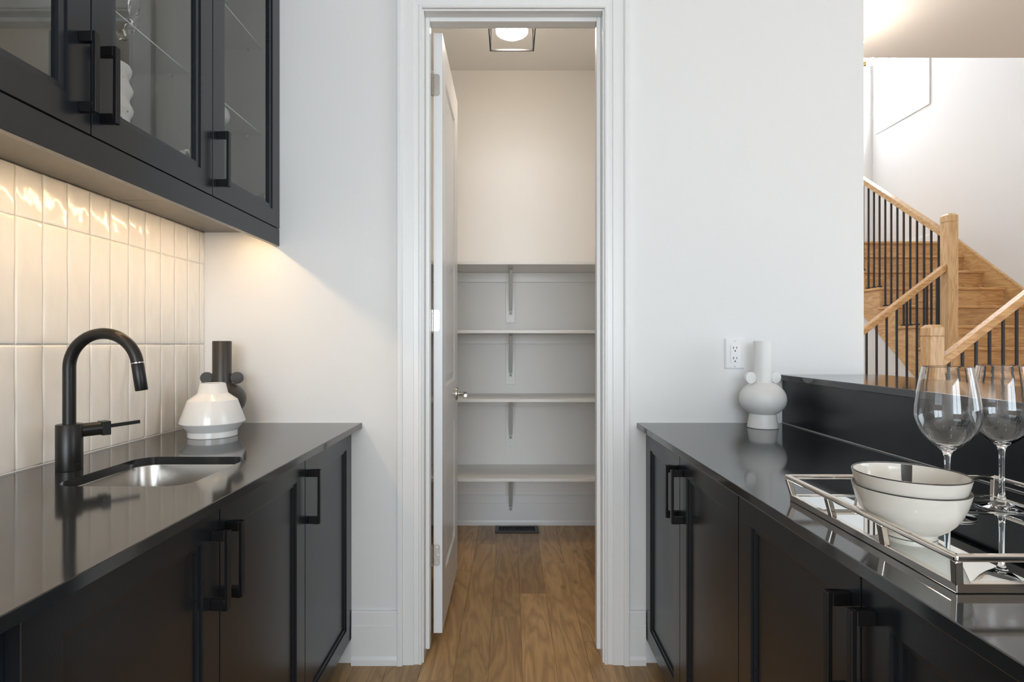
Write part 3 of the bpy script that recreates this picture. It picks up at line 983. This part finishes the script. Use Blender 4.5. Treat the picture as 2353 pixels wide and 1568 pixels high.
# ---- upper cabinets with glass doors
XUF = -0.876
ZU0, ZU1 = 1.651, 2.72
yu = [0.676, 1.1383, 1.6032, D - 0.001]
def upper(y0, y1, doors, label):
    c = thing('wall_cabinet', (-1.02, (y0 + y1) / 2, 1.638), label, 'cabinet', 'dark glass-front wall cabinets')
    fx = XUF - 0.0205
    bm = BM(); t = 0.016
    box(bm, -1.1635, fx, y0 + 0.0005, y0 + t, 1.6406, ZU1); box(bm, -1.1635, fx, y1 - t, y1 - 0.0005, 1.6406, ZU1)
    box(bm, -1.1635, -1.1535, y0 + t, y1 - t, 1.6406, ZU1)
    box(bm, -1.1535, fx, y0 + t, y1 - t, ZU1 - t, ZU1); box(bm, -1.1535, fx, y0 + t, y1 - t, 1.6406, 1.6585)
    mesh_obj('body', bm, 'cab_in', c)
    mesh_obj('underside', cbox(-1.1634, fx, y0 + 0.0006, y1 - 0.0006, 1.6384, 1.6404), 'underside', c)
    if y0 < 1.0:
        mesh_obj('end_panel', cbox(-1.1635, fx, y0 - 0.006, y0 - 0.0002, 1.6384, ZU1), 'cabinet', c)
    for zz in (2.000, 2.325):
        s = mesh_obj('glass_shelf', cbox(-1.150, -0.935, y0 + 0.018, y1 - 0.018, zz, zz + 0.006), 'shelfglass', c)
        s['label'] = 'clear glass shelf'
        mesh_obj('lit_edge', cbox(-0.9349, -0.9345, y0 + 0.018, y1 - 0.018, zz + 0.002, zz + 0.005), 'shelfedge', s)  # pale strip painted as the light caught along the shelf front
        for px in (-0.985, -1.10):
            for py, sg in ((y0 + 0.016, 1), (y1 - 0.016, -1)):
                mesh_obj('shelf_pin', cyl(BM(), (px, py + sg * 0.0002, zz - 0.004), (px, py + sg * 0.010, zz - 0.004), 0.0035, 10), 'nickel', s)
    for a, b, hy, hinge in doors:
        d = door_front('door', c, XUF, 1, a, b, ZU0, ZU1 - 0.002, glass=True)
        pull(d, XUF, 1, hy, 1.687, 1.851)
        sg = -1 if hinge > (a + b) / 2 else 1
        bm = BM()
        yk = hinge + sg * 0.0175
        box(bm, XUF - 0.060, XUF - 0.0215, *sorted((yk, yk + sg * 0.045)), 1.745, 1.765)
        cyl(bm, (XUF - 0.0208, yk + sg * 0.05, 1.755), (XUF - 0.034, yk + sg * 0.05, 1.755), 0.016, 18)
        mesh_obj('hinge', bm, 'nickel', d, bevel=0.001)
    return c
upper(yu[0], yu[2], [(yu[0], yu[1], yu[1] - 0.029, yu[0]), (yu[1], yu[2], yu[1] + 0.029, yu[2])], 'dark two-door glass-front wall cabinet above the sink')
upper(yu[2], yu[3], [(yu[2], yu[3], yu[2] + 0.029, yu[3])], 'dark single-door glass-front wall cabinet next to the white wall')
rail = mesh_obj('light_rail', cbox(-0.8955, -0.8770, 0.676, D - 0.001, 1.586, 1.6490), 'cabinet', bevel=0.001)
tag(rail, 'dark light rail along the bottom of the wall cabinets', 'light rail')
# warm LED strip tucked behind the rail
ls = thing('led_strip', (-0.957, 1.35, 1.638), 'warm light strip hidden under the wall cabinets', 'light')
mesh_obj('channel', cbox(-0.967, -0.947, 0.69, D - 0.060, 1.6345, 1.6382), 'satin', ls)
mesh_obj('diffuser', cbox(-0.963, -0.951, 0.692, D - 0.062, 1.6325, 1.6344), 'led', ls)

# ---- things inside the wall cabinets
prof = [(0, 0.0), (0.040, 0.0), (0.046, 0.008)]
for k in range(1, 37):
    z = 0.008 + 0.27 * k / 36
    prof.append((0.0455 + 0.0045 * math.sin(z / 0.052 * 2 * PI + 0.6) - 0.004 * (k / 36) ** 6, z))
prof += [(0.036, 0.280), (0.032, 0.276), (0.032, 0.02), (0, 0.02)]
o = mesh_obj('vase', lathe(BM(), prof, (-1.030, 1.402, 1.6587), 44), 'speck', smooth=50)
tag(o, 'white speckled rippled vase behind the wall cabinet glass', 'vase')
prof = [(0, 0), (0.020, 0), (0.030, 0.006), (0.038, 0.020), (0.040, 0.034), (0.036, 0.050), (0.026, 0.061), (0.014, 0.065), (0.012, 0.062), (0.022, 0.055), (0.030, 0.044), (0.034, 0.03), (0.03, 0.015), (0, 0.010)]
o = mesh_obj('vase', lathe(BM(), prof, (-1.052, 1.957, 2.0062), 40), 'white_matte', smooth=60)
tag(o, 'small round white vase on the glass shelf nearest the white wall', 'vase')
# twisted clear glass ring standing on the shelf
pts = []
nseg = 120
for k in range(nseg):
    a = 2 * PI * k / nseg
    ex = 0.062 * math.copysign(abs(math.cos(a)) ** 0.8, math.cos(a))
    ez = 0.100 * math.copysign(abs(math.sin(a)) ** 0.8, math.sin(a))
    pts.append((-1.03 + ex * 0.45, 1.405 + ex * 0.72, 2.0062 + 0.111 + ez))
def twisted(a, i):
    return 1.0 + 0.30 * math.cos(2 * (a - i * 0.26))
o = mesh_obj('glass_ring', sweep(BM(), pts, 0.0105, 16, closed=True, section=twisted), 'glass', smooth=70)
tag(o, 'twisted clear glass ring sculpture on the upper cabinet shelf', 'ornament')

# ---- vases on the counters
vx, vy = -0.972, 1.779
prof = [(0, 0), (0.0725, 0), (0.0735, 0.0015), (0.0735, 0.0185), (0.076, 0.0215), (0.0970, 0.046), (0.0972, 0.049), (0.0745, 0.115), (0.0735, 0.118), (0.0460, 0.139), (0.0445, 0.1415),
        (0.0385, 0.170), (0.0375, 0.1725), (0.0345, 0.1725), (0.0335, 0.170), (0.040, 0.141), (0.068, 0.115), (0.090, 0.05), (0.065, 0.02), (0, 0.015)]
o = mesh_obj('vase', lathe(BM(), prof, (vx, vy, ZC + 0.0003), 64), 'white_gloss', smooth=25)
tag(o, 'squat angular white vase with stepped foot beside the sink', 'vase')

def eared_vase(loc, ang, mat, label, group):
    x, y, z = loc
    v = thing('eared_vase', loc, label, 'vase', group)
    prof = [(0, 0), (0.0505, 0), (0.0525, 0.002), (0.0455, 0.043), (0.0450, 0.0460)]
    for k in range(1, 24):
        a = math.radians(-62 + (62 + 64) * k / 23)
        prof.append((0.0790 * math.cos(a), 0.1030 + 0.0640 * math.sin(a)))
    prof += [(0.0320, 0.1615), (0.0312, 0.165), (0.0312, 0.3085), (0.0300, 0.3105), (0.0275, 0.3105), (0.0270, 0.308), (0.0270, 0.17), (0, 0.165)]
    body = mesh_obj('body', lathe(BM(), prof, loc, 64), mat, v, smooth=40)
    d = Vector((math.cos(ang), math.sin(ang), 0)); nrm = Vector((-d.y, d.x, 0))
    for s in (-1, 1):
        cpt = Vector(loc) + d * (s * 0.0505) + Vector((0, 0, 0.1790))
        mesh_obj('ear', sweep(BM(), [cpt - nrm * 0.006, cpt - nrm * 0.005, cpt + nrm * 0.005, cpt + nrm * 0.006], [0.0200, 0.0210, 0.0210, 0.0200], 36), mat, v, smooth=30)
    return v
eared_vase((-1.026, 1.938, ZC + 0.0003), 0.15, 'dark_ceramic', 'dark brown vase with disc ears and tall neck, behind squat white vase', 'vases with disc ears')
eared_vase((0.908, 1.955, ZC + 0.0003), 0.20, 'white_matte', 'matte white vase with disc ears and tall neck, by wall outlet', 'vases with disc ears')

# ================================================================== RIGHT RUN
XRF = 0.5166
yr = [D - 0.001, 1.6558, 1.2300, 0.8012, 0.3725]
c = thing('base_cabinet', (0.78, 1.65, 0), 'dark two-door base cabinet against the white wall, right of the doorway', 'cabinet', 'dark base cabinets')
base_body(c, XRF, -1, 1.030, yr[2], yr[0])
d1 = door_front('door', c, XRF, -1, yr[1], yr[0], 0.093, 0.884)
pull(d1, XRF, -1, yr[1] + 0.029, 0.677, 0.838)
d2 = door_front('door', c, XRF, -1, yr[2], yr[1], 0.093, 0.884)
pull(d2, XRF, -1, yr[1] - 0.029, 0.677, 0.838)
c = thing('base_cabinet', (0.78, 0.80, 0), 'dark two-door base cabinet under the mirrored tray', 'cabinet', 'dark base cabinets')
base_body(c, XRF, -1, 1.030, yr[4], yr[2])
d3 = door_front('door', c, XRF, -1, yr[3], yr[2], 0.093, 0.884)
pull(d3, XRF, -1, yr[3] + 0.029, 0.677, 0.838)
d4 = door_front('door', c, XRF, -1, yr[4], yr[3], 0.093, 0.884)
pull(d4, XRF, -1, yr[3] - 0.029, 0.677, 0.838)
bm = cbox(0.482, 1.0345, 0.10, D - 0.0005, ZC - 0.020, ZC)
ct = tag(mesh_obj('countertop', bm, 'quartz', bevel=0.0015), 'dark quartz countertop holding the mirrored tray', 'countertop')
mesh_obj('sealant', box(BM(), 0.500, 1.0300, D - 0.003, D - 0.0006, ZC + 0.0002, ZC + 0.0035), 'plastic', ct)['label'] = 'white caulk line'
mesh_obj('sealant', box(BM(), 1.0312, 1.0345, 0.11, D - 0.004, ZC + 0.0002, ZC + 0.0030), 'bracket', ct, bevel=0.001)['label'] = 'caulk bead along the upright panel, paled like light on its edge'  # pale grey of the bead paints in the bevel's reflected line
bm = cbox(1.0350, 1.0500, -0.60, D - 0.0015, ZC - 0.03, 1.0772)
tag(mesh_obj('back_panel', bm, 'cabinet', bevel=0.001), 'black upright panel between the counter and raised bar top', 'panel')
bm = cbox(1.016, 1.400, -0.60, D - 0.0008, 1.0780, 1.0985)
tag(mesh_obj('raised_counter', bm, 'quartz', bevel=0.0015), 'raised dark quartz bar top over the half wall', 'countertop')

# ---- wall outlet
wo = thing('wall_outlet', (0.853, D, 1.12), 'white duplex wall outlet above the matte white vase', 'outlet')
OX0, OX1, OZ0, OZ1 = 0.8165, 0.8895, 1.1195, 1.2350
bm = BM()
fn = lambda u, v, d: (u, D - 0.0003 - d, v)
L = rings_panel(bm, OX0, OX1, OZ0, OZ1, [(0, 0), (0, 0.003), (0.0045, 0.006)], fn)
bm.faces.new(L[0])
mesh_obj('cover_plate', bm, 'plastic', wo, bevel=0.0006)
ox, oz = (OX0 + OX1) / 2, (OZ0 + OZ1) / 2
rc = mesh_obj('receptacle', cbox(ox - 0.0165, ox + 0.0165, D - 0.0085, D - 0.0060, oz - 0.0335, oz + 0.0335), 'plastic', wo, bevel=0.0008)
for dz in (0.0185, -0.0205):
    for dx, hgt in ((-0.0062, 0.0046), (0.0062, 0.0038)):
        mesh_obj('slot', cbox(ox + dx - 0.0011, ox + dx + 0.0011, D - 0.0089, D - 0.0084, oz + dz - hgt + 0.004, oz + dz + hgt + 0.004), 'slot', rc)
    mesh_obj('ground_hole', cyl(BM(), (ox, D - 0.0084, oz + dz - 0.0080), (ox, D - 0.0089, oz + dz - 0.0080), 0.0026, 12), 'slot', rc)
for dz in (-0.0485, 0.0485):
    mesh_obj('screw', cyl(BM(), (ox, D - 0.0060, oz + dz), (ox, D - 0.0070, oz + dz), 0.0022, 12), 'satin', wo)

# ---- mirrored tray with open gallery
TX0, TX1, TY0, TY1 = 0.5377, 0.9310, 0.655, 1.046
TZ0, TZ1 = ZC + 0.0005, 0.9630
FLR = 0.007
ty = thing('mirrored_tray', ((TX0 + TX1) / 2, (TY0 + TY1) / 2, ZC), 'square mirrored tray with polished openwork rim on the counter', 'tray')
mesh_obj('mirror', cbox(TX0 + 0.008, TX1 - 0.008, TY0 + 0.008, TY1 - 0.008, TZ0 + 0.002, TZ0 + 0.0100), 'mirror', ty)
sec = 0.0092
cb = [(TX0 + sec / 2, TY0 + sec / 2), (TX1 - sec / 2, TY0 + sec / 2), (TX1 - sec / 2, TY1 - sec / 2), (TX0 + sec / 2, TY1 - sec / 2)]
ctp = [(TX0 + sec / 2 - FLR, TY0 + sec / 2 - FLR), (TX1 - sec / 2 + FLR, TY0 + sec / 2 - FLR), (TX1 - sec / 2 + FLR, TY1 - sec / 2 + FLR), (TX0 + sec / 2 - FLR, TY1 - sec / 2 + FLR)]
zb_, zt_ = TZ0 + 0.0058, TZ1 - sec / 2
for i in range(4):
    j = (i + 1) % 4
    a, b = Vector((*cb[i], zb_)), Vector((*cb[j], zb_))
    e = (b - a).normalized() * (sec / 2 - 0.0002)
    mesh_obj('base_rail', bar(BM(), a - e, b + e, sec, 0.0115), 'nickel', ty, bevel=0.0008)
    a2, b2 = Vector((*ctp[i], zt_)), Vector((*ctp[j], zt_))
    mesh_obj('top_rail', bar(BM(), a2 - e, b2 + e, sec, sec), 'nickel', ty, bevel=0.0032, seg=3)
    for k in range(3):
        t = k / 3
        p = a.lerp(b, t); q = a2.lerp(b2, t)
        dirv = (b - a).normalized()
        mesh_obj('post', bar(BM(), p + Vector((0, 0, 0.004)), q - Vector((0, 0, 0.003)), sec * 0.95, 0.011 if k else sec, up=dirv), 'nickel', ty, bevel=0.0008)

# ---- two stacked bowls on the tray
ZM = TZ0 + 0.0103
BXc, BYc = 0.609, 0.830
def bowl(z, label):
    b = thing('bowl', (BXc, BYc, z), label, 'bowl', 'cream bowls stacked on the tray')
    outer = [(0.0335, 0.0), (0.0350, 0.0005), (0.0352, 0.0035), (0.0345, 0.0070), (0.0420, 0.0108), (0.0500, 0.0170), (0.0580, 0.0260), (0.0648, 0.0375), (0.0705, 0.0520), (0.0742, 0.0660), (0.0754, 0.0715)]
    inner = [(0.0730, 0.0715), (0.0718, 0.0660), (0.0680, 0.0520), (0.0622, 0.0378), (0.0553, 0.0268), (0.0470, 0.0182), (0.0380, 0.0130), (0.0220, 0.0098), (0.0, 0.0092)]
    prof = [(0, 0.003), (0.030, 0.003), (0.0315, 0.0)] + outer + [(0.0739, 0.0728)] + inner
    mesh_obj('body', lathe(BM(), prof, (BXc, BYc, z), 72), 'cream', b, smooth=60)
    pr = [(0.0742 + 0.0014 * math.cos(2 * PI * k / 10), 0.0727 + 0.0009 * math.sin(2 * PI * k / 10)) for k in range(11)]
    mesh_obj('rim', lathe(BM(), pr, (BXc, BYc, z), 72), 'rimdark', b, smooth=60)['label'] = 'dark painted rim'
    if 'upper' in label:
        bm = BM()  # dark strip laid over part of the inner wall
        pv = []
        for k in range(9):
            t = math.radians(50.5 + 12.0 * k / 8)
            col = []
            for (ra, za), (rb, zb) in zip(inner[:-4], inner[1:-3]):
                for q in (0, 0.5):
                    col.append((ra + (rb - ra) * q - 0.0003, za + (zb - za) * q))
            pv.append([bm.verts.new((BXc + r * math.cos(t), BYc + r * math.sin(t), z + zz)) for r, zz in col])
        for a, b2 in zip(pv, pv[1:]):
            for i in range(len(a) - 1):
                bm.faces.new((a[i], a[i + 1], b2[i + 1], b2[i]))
        mesh_obj('dark_stripe', bm, 'rimdark', b, smooth=60)['label'] = 'dark stripe inside the bowl'
bowl(ZM, 'lower of the two stacked cream bowls with dark rims')
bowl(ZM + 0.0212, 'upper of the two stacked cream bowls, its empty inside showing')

# ---- wine glasses
def wine_glass_profile():
    out = [(0, 0.0), (0.0383, 0.0), (0.0391, 0.0003), (0.0395, 0.0010), (0.0392, 0.0017), (0.0385, 0.0021), (0.0375, 0.00235), (0.025, 0.0042), (0.012, 0.0080), (0.0065, 0.0140), (0.0045, 0.0250), (0.0040, 0.045), (0.0040, 0.085), (0.0048, 0.100),
           (0.0075, 0.1085), (0.0130, 0.1135), (0.0220, 0.1205), (0.0310, 0.1300), (0.0395, 0.1430), (0.0450, 0.1580), (0.0466, 0.1700), (0.0458, 0.1850), (0.0432, 0.2050), (0.0398, 0.2260), (0.0366, 0.2430), (0.03515, 0.2509), (0.0350, 0.2516)]
    inn = [(0.03465, 0.2519), (0.0343, 0.2516), (0.03445, 0.2509), (0.0359, 0.2430), (0.0391, 0.2260), (0.0425, 0.2050), (0.0451, 0.1850), (0.0459, 0.1700), (0.0443, 0.1583), (0.0388, 0.1436), (0.0302, 0.1309), (0.0211, 0.1217), (0.0115, 0.1160), (0, 0.1140)]
    return out + inn
for (gx, gy), lab in (((0.7395, 0.920), 'clear stemmed wine glass standing directly behind the cream bowls'),
                      ((0.8750, 0.968), 'clear stemmed wine glass nearest the far corner of the tray')):
    g = mesh_obj('wine_glass', lathe(BM(), wine_glass_profile(), (gx, gy, ZM), 72), 'glass', smooth=60)
    tag(g, lab, 'wine glass', 'wine glasses on the tray')

# ================================================================== STAIRS
RISE, RUNY, RUNX = 0.1973, 0.248, 0.252
SXL, SXR = 3.668, 4.900
Y0S = 4.631                                    # nosing of the sixth tread
def ny(n):
    return Y0S + (n - 6) * RUNY
st = thing('staircase', (4.2, 4.6, 0), 'oak staircase with a landing turn rising past the hall', 'staircase')
NTH = 0.028
# lower flight, rising to the right
YN, YF = 3.36, 4.58
for n in range(1, 5):
    x = SXL + 0.02 - (5 - n) * RUNX
    mesh_obj('tread', cbox(x - 0.022, x + RUNX - 0.023, YN + (0.085 if n == 1 else 0), YF, n * RISE - NTH, n * RISE), 'oaky', st, bevel=0.006)
    mesh_obj('riser', cbox(x, x + 0.018, YN + 0.02, YF - 0.02, (n - 1) * RISE + 0.001, n * RISE - NTH - 0.0005), 'oaky', st)
mesh_obj('riser', cbox(SXL + 0.02, SXL + 0.038, YN + 0.02, YF - 0.02, 4 * RISE + 0.001, 5 * RISE - NTH - 0.0005), 'oaky', st)
mesh_obj('landing', cbox(SXL - 0.002, SXR + 0.018, YN, Y0S + 0.04, 5 * RISE - NTH, 5 * RISE), 'oakx', st, bevel=0.006)
poly = [(SXL + 0.02 - 4 * RUNX, 0.001), (SXL + 0.02 - 3.2 * RUNX, 0.001), (SXL + 0.02, 5 * RISE - NTH - 0.45), (SXR, 5 * RISE - NTH - 0.45), (SXR, 5 * RISE - NTH - 0.001)]
for n in range(5, 0, -1):
    x = SXL + 0.02 - (5 - n) * RUNX
    poly += [(x + 0.001, n * RISE - NTH - 0.001), (x + 0.001, (n - 1) * RISE - (NTH if n > 1 else -0.001) - 0.001)]
poly = poly[:-1]
for ya in (YN + 0.001, YF - 0.019):
    mesh_obj('skirt_board', prism(BM(), poly, ya, ya + 0.018, lambda s, t, a: (s, a, t)), 'oakx', st)
# main flight, climbing away
for n in range(6, 13):
    y = ny(n)
    yend = y + RUNY + 0.026 if n < 12 else 7.38
    mesh_obj('tread', cbox(SXL - 0.022, SXR - 0.001, y, yend, n * RISE - NTH, n * RISE), 'oakx', st, bevel=0.006)
for n in range(6, 13):
    y = ny(n) + 0.024
    mesh_obj('riser', cbox(SXL + 0.022, SXR - 0.001, y, y + 0.018, (n - 1) * RISE + 0.001, n * RISE - NTH - 0.0005), 'oakx', st)
sl = RISE / RUNY
poly = [(ny(6) + 0.024, 6 * RISE - 0.50), (ny(6) + 0.024, 6 * RISE - NTH - 0.001)]
for n in range(7, 13):
    poly += [(ny(n) + 0.024, (n - 1) * RISE - NTH - 0.001), (ny(n) + 0.024, n * RISE - NTH - 0.001)]
poly += [(7.38, 12 * RISE - NTH - 0.001), (7.38, 12 * RISE - 0.40), (ny(12) + 0.1, 12 * RISE - 0.40 + 0.0)]
mesh_obj('open_stringer', prism(BM(), poly, SXL, SXL + 0.021, lambda s, t, a: (a, s, t)), 'oaky', st)
poly = [(ny(6) - 0.20, 5 * RISE + 0.001), (ny(6) - 0.20, 5 * RISE + 0.14), (ny(6) - 0.10, 5 * RISE + 0.20), (ny(12), 12 * RISE + 0.105), (ny(12) + 0.08, 12 * RISE + 0.105), (ny(12) + 0.08, 12 * RISE + 0.001), (ny(12) + 0.06, 12 * RISE - 0.1), (ny(6) + 0.08, 5 * RISE + 0.001)]
wsk = mesh_obj('wall_skirt', prism(BM(), poly, SXR - 0.0005, XR - 0.0005, lambda s, t, a: (a, s, t)), 'oaky', st)
mesh_obj('skirt_cap', bar(BM(), (SXR + 0.006, ny(6) - 0.10, 5 * RISE + 0.205), (SXR + 0.006, ny(12), 12 * RISE + 0.110), 0.026, 0.022), 'oaky', wsk, bevel=0.005)
# white wall closing the space below the flight
poly = [(ny(6) + 0.026, 0.001), (ny(6) + 0.026, 6 * RISE - 0.505), (ny(12) + 0.1, 12 * RISE - 0.405), (7.38, 12 * RISE - 0.405), (7.38, 0.001)]
struct(mesh_obj('wall_under_stairs', prism(BM(), poly, SXL + 0.022, SXL + 0.06, lambda s, t, a: (a, s, t)), 'wall'), 'white wall below the open stair stringer')
struct(mesh_obj('baseboard_landing', prism(BM(), [(0, 0.001), (0.014, 0.001), (0.013, 0.12), (0.006, 0.135), (0, 0.135)], ny(12) + 0.081, 7.383, lambda s, t, a: (XR - 0.0004 - s, a, 12 * RISE + t)), 'trim'), 'white baseboard on the upper stair landing')

def newel(parent, x, y, z0, z1, s=0.086):
    h = s / 2
    bm = BM()
    box(bm, x - h, x + h, y - h, y + h, z0, z1 - 0.075)
    box(bm, x - h + 0.004, x + h - 0.004, y - h + 0.004, y + h - 0.004, z1 - 0.075, z1 - 0.069)
    n = mesh_obj('newel_post', bm, 'oakz', parent, bevel=0.002)
    bm = BM()
    L = []
    for hh, z in ((h, z1 - 0.069), (h, z1 - 0.018), (h * 0.62, z1)):
        L.append([bm.verts.new((x + a * hh, y + b * hh, z)) for a, b in ((-1, -1), (1, -1), (1, 1), (-1, 1))])
    bm.faces.new(L[0]); bm.faces.new(L[-1])
    for a, b in zip(L, L[1:]):
        for k in range(4):
            bm.faces.new((a[k], a[(k + 1) % 4], b[(k + 1) % 4], b[k]))
    mesh_obj('newel_cap', bm, 'oakz', n, bevel=0.0015)
    return n

def balusters(parent, spots, rail_z, foot_z, s=0.0130):
    """spots (x, y); one mesh per height, each its own object with a shoe"""
    for x, y in spots:
        z0, z1 = foot_z(x, y), rail_z(x, y)
        bm = BM()
        box(bm, x - s / 2, x + s / 2, y - s / 2, y + s / 2, z0 + 0.0005, z1)
        b = mesh_obj('baluster', bm, 'iron', parent)
        mesh_obj('shoe', cbox(x - 0.016, x + 0.016, y - 0.016, y + 0.016, z0 + 0.0006, z0 + 0.014), 'iron', b, bevel=0.003)

# upper railing along the open side of the main flight
NXm, NYm = 3.660, 4.535
ur = thing('stair_railing', (NXm, NYm, 0.99), 'oak railing with black balusters climbing from the tall newel post', 'railing', 'stair railings')
newel(ur, NXm, NYm, 5 * RISE + 0.0005, 2.297)
def zu(y):
    return 2.140 + (y - (NYm + 0.045)) * 0.7055 * 1.03
mesh_obj('handrail', bar(BM(), (NXm, NYm + 0.044, zu(NYm + 0.044)), (NXm, 6.42, zu(6.42)), 0.062, 0.058, vertical_ends=True), 'oaky', ur, bevel=0.006)
newel(ur, NXm, 6.47, 12 * RISE + 0.0005, 12 * RISE + 1.25)
spots = [(NXm, 4.644 + k * 0.0827) for k in range(21)]
def foot_main(x, y):
    n = 6 + int(math.floor((y - 0.012 - Y0S) / RUNY))
    return min(12, max(5, n)) * RISE
balusters(ur, spots, lambda x, y: zu(y) - 0.02, foot_main)

# far railing of the lower flight, meeting the tall newel
SLX = RISE / RUNX
lr = thing('stair_railing', (3.0, NYm, 0.0), 'oak railing with black balusters rising to the tall newel post', 'railing', 'stair railings')
def zl(x):
    return 1.850 + (x - 3.62) * SLX
mesh_obj('handrail', bar(BM(), (2.62, NYm, zl(2.62)), (NXm - 0.044, NYm, zl(NXm - 0.044)), 0.062, 0.058, vertical_ends=True), 'oakx', lr, bevel=0.006)
newel(lr, 2.575, NYm, 0.0005, 1.30)
def foot_low(x, y):
    n = 5 - int(math.floor((SXL + 0.02 - 0.022 - (x + 0.020)) / RUNX)) - 1
    return min(5, max(0, n)) * RISE
spots = [(2.972 + k * 0.0839, NYm) for k in range(-3, 8)]
balusters(lr, spots, lambda x, y: zl(x) - 0.02, foot_low)

# near railing, starting at the short newel
YNR = 3.395
nr = thing('stair_railing', (2.635, YNR, 0.0), 'oak railing nearest the bar top, starting at the short newel post', 'railing', 'stair railings')
newel(nr, 2.635, YNR, 0.0005, 1.333)
def zn(x):
    return 1.095 + (x - 2.68) * SLX
mesh_obj('handrail', bar(BM(), (2.679, YNR, zn(2.679)), (3.64, YNR, zn(3.64)), 0.062, 0.058, vertical_ends=True), 'oakx', nr, bevel=0.006)
newel(nr, 3.684, YNR, 5 * RISE + 0.0005, 2.20)
spots = [(2.739 + k * 0.0845, YNR) for k in range(11)]
balusters(nr, spots, lambda x, y: zn(x) - 0.02, foot_low)

# ---- hall chandelier, only one bulb of which shows past the wall edge
hx, hy = 1.866, 3.10
ch = thing('hall_chandelier', (hx, hy, CEIL), 'brass hall ceiling light, one glowing bulb showing past the wall edge', 'ceiling light')
mesh_obj('canopy', lathe(BM(), [(0, CEIL - 0.001), (0.06, CEIL - 0.001), (0.058, CEIL - 0.02), (0, CEIL - 0.024)], (hx, hy, 0), 28), 'brass', ch, smooth=30)
mesh_obj('stem', cyl(BM(), (hx, hy, CEIL - 0.023), (hx, hy, 2.77), 0.008, 14), 'brass', ch, smooth=True)
mesh_obj('hub', lathe(BM(), [(0, 2.74), (0.02, 2.743), (0.028, 2.76), (0.02, 2.778), (0, 2.782)], (hx, hy, 0), 24), 'brass', ch, smooth=60)
for k in range(4):
    a = 2 * PI * k / 4
    d = Vector((math.cos(a) * 0.95, math.sin(a) * 0.95, 0.31)).normalized()
    p0 = Vector((hx, hy, 2.76))
    am = mesh_obj('arm', sweep(BM(), [p0 + d * 0.02, p0 + d * 0.13, p0 + d * 0.131, p0 + d * 0.165], [0.005, 0.005, 0.013, 0.013], 14), 'brass', ch, smooth=40)
    q = p0 + d * 0.165
    mesh_obj('bulb', sweep(BM(), [q + d * t for t in (0.001, 0.010, 0.022, 0.036, 0.048, 0.056, 0.060)], [0.009, 0.011, 0.0165, 0.021, 0.019, 0.012, 0.002], 16), 'bulb', am, smooth=60)

# ---- recessed ceiling lights of the passage, above and behind the viewpoint, plus one added to brighten the stairs
for (x, y), lab in zip(((-0.05, 0.75), (-0.05, -1.0), (-0.05, -2.8), (2.9, -0.4), (3.0, 2.55)), (
        'recessed ceiling light between the two counters', 'recessed ceiling light just behind the viewpoint', 'recessed ceiling light nearest the rear window',
        'recessed hall ceiling light beside the hall window', 'unseen hall ceiling light added to brighten the stairs')):
    t = thing('recessed_light', (x, y, CEIL), lab, 'ceiling light', 'recessed ceiling lights')
    mesh_obj('trim_ring', lathe(BM(), [(0.055, CEIL - 0.0005), (0.075, CEIL - 0.0005), (0.074, CEIL - 0.006), (0.057, CEIL - 0.009), (0.055, CEIL - 0.0005)], (x, y, 0), 32), 'plastic', t, smooth=40)
    mesh_obj('lens', lathe(BM(), [(0, CEIL - 0.0005), (0.0548, CEIL - 0.0005), (0.0548, CEIL - 0.004), (0, CEIL - 0.005)], (x, y, 0), 28), 'can_stair_fill' if y > 2 else 'can', t, smooth=40)
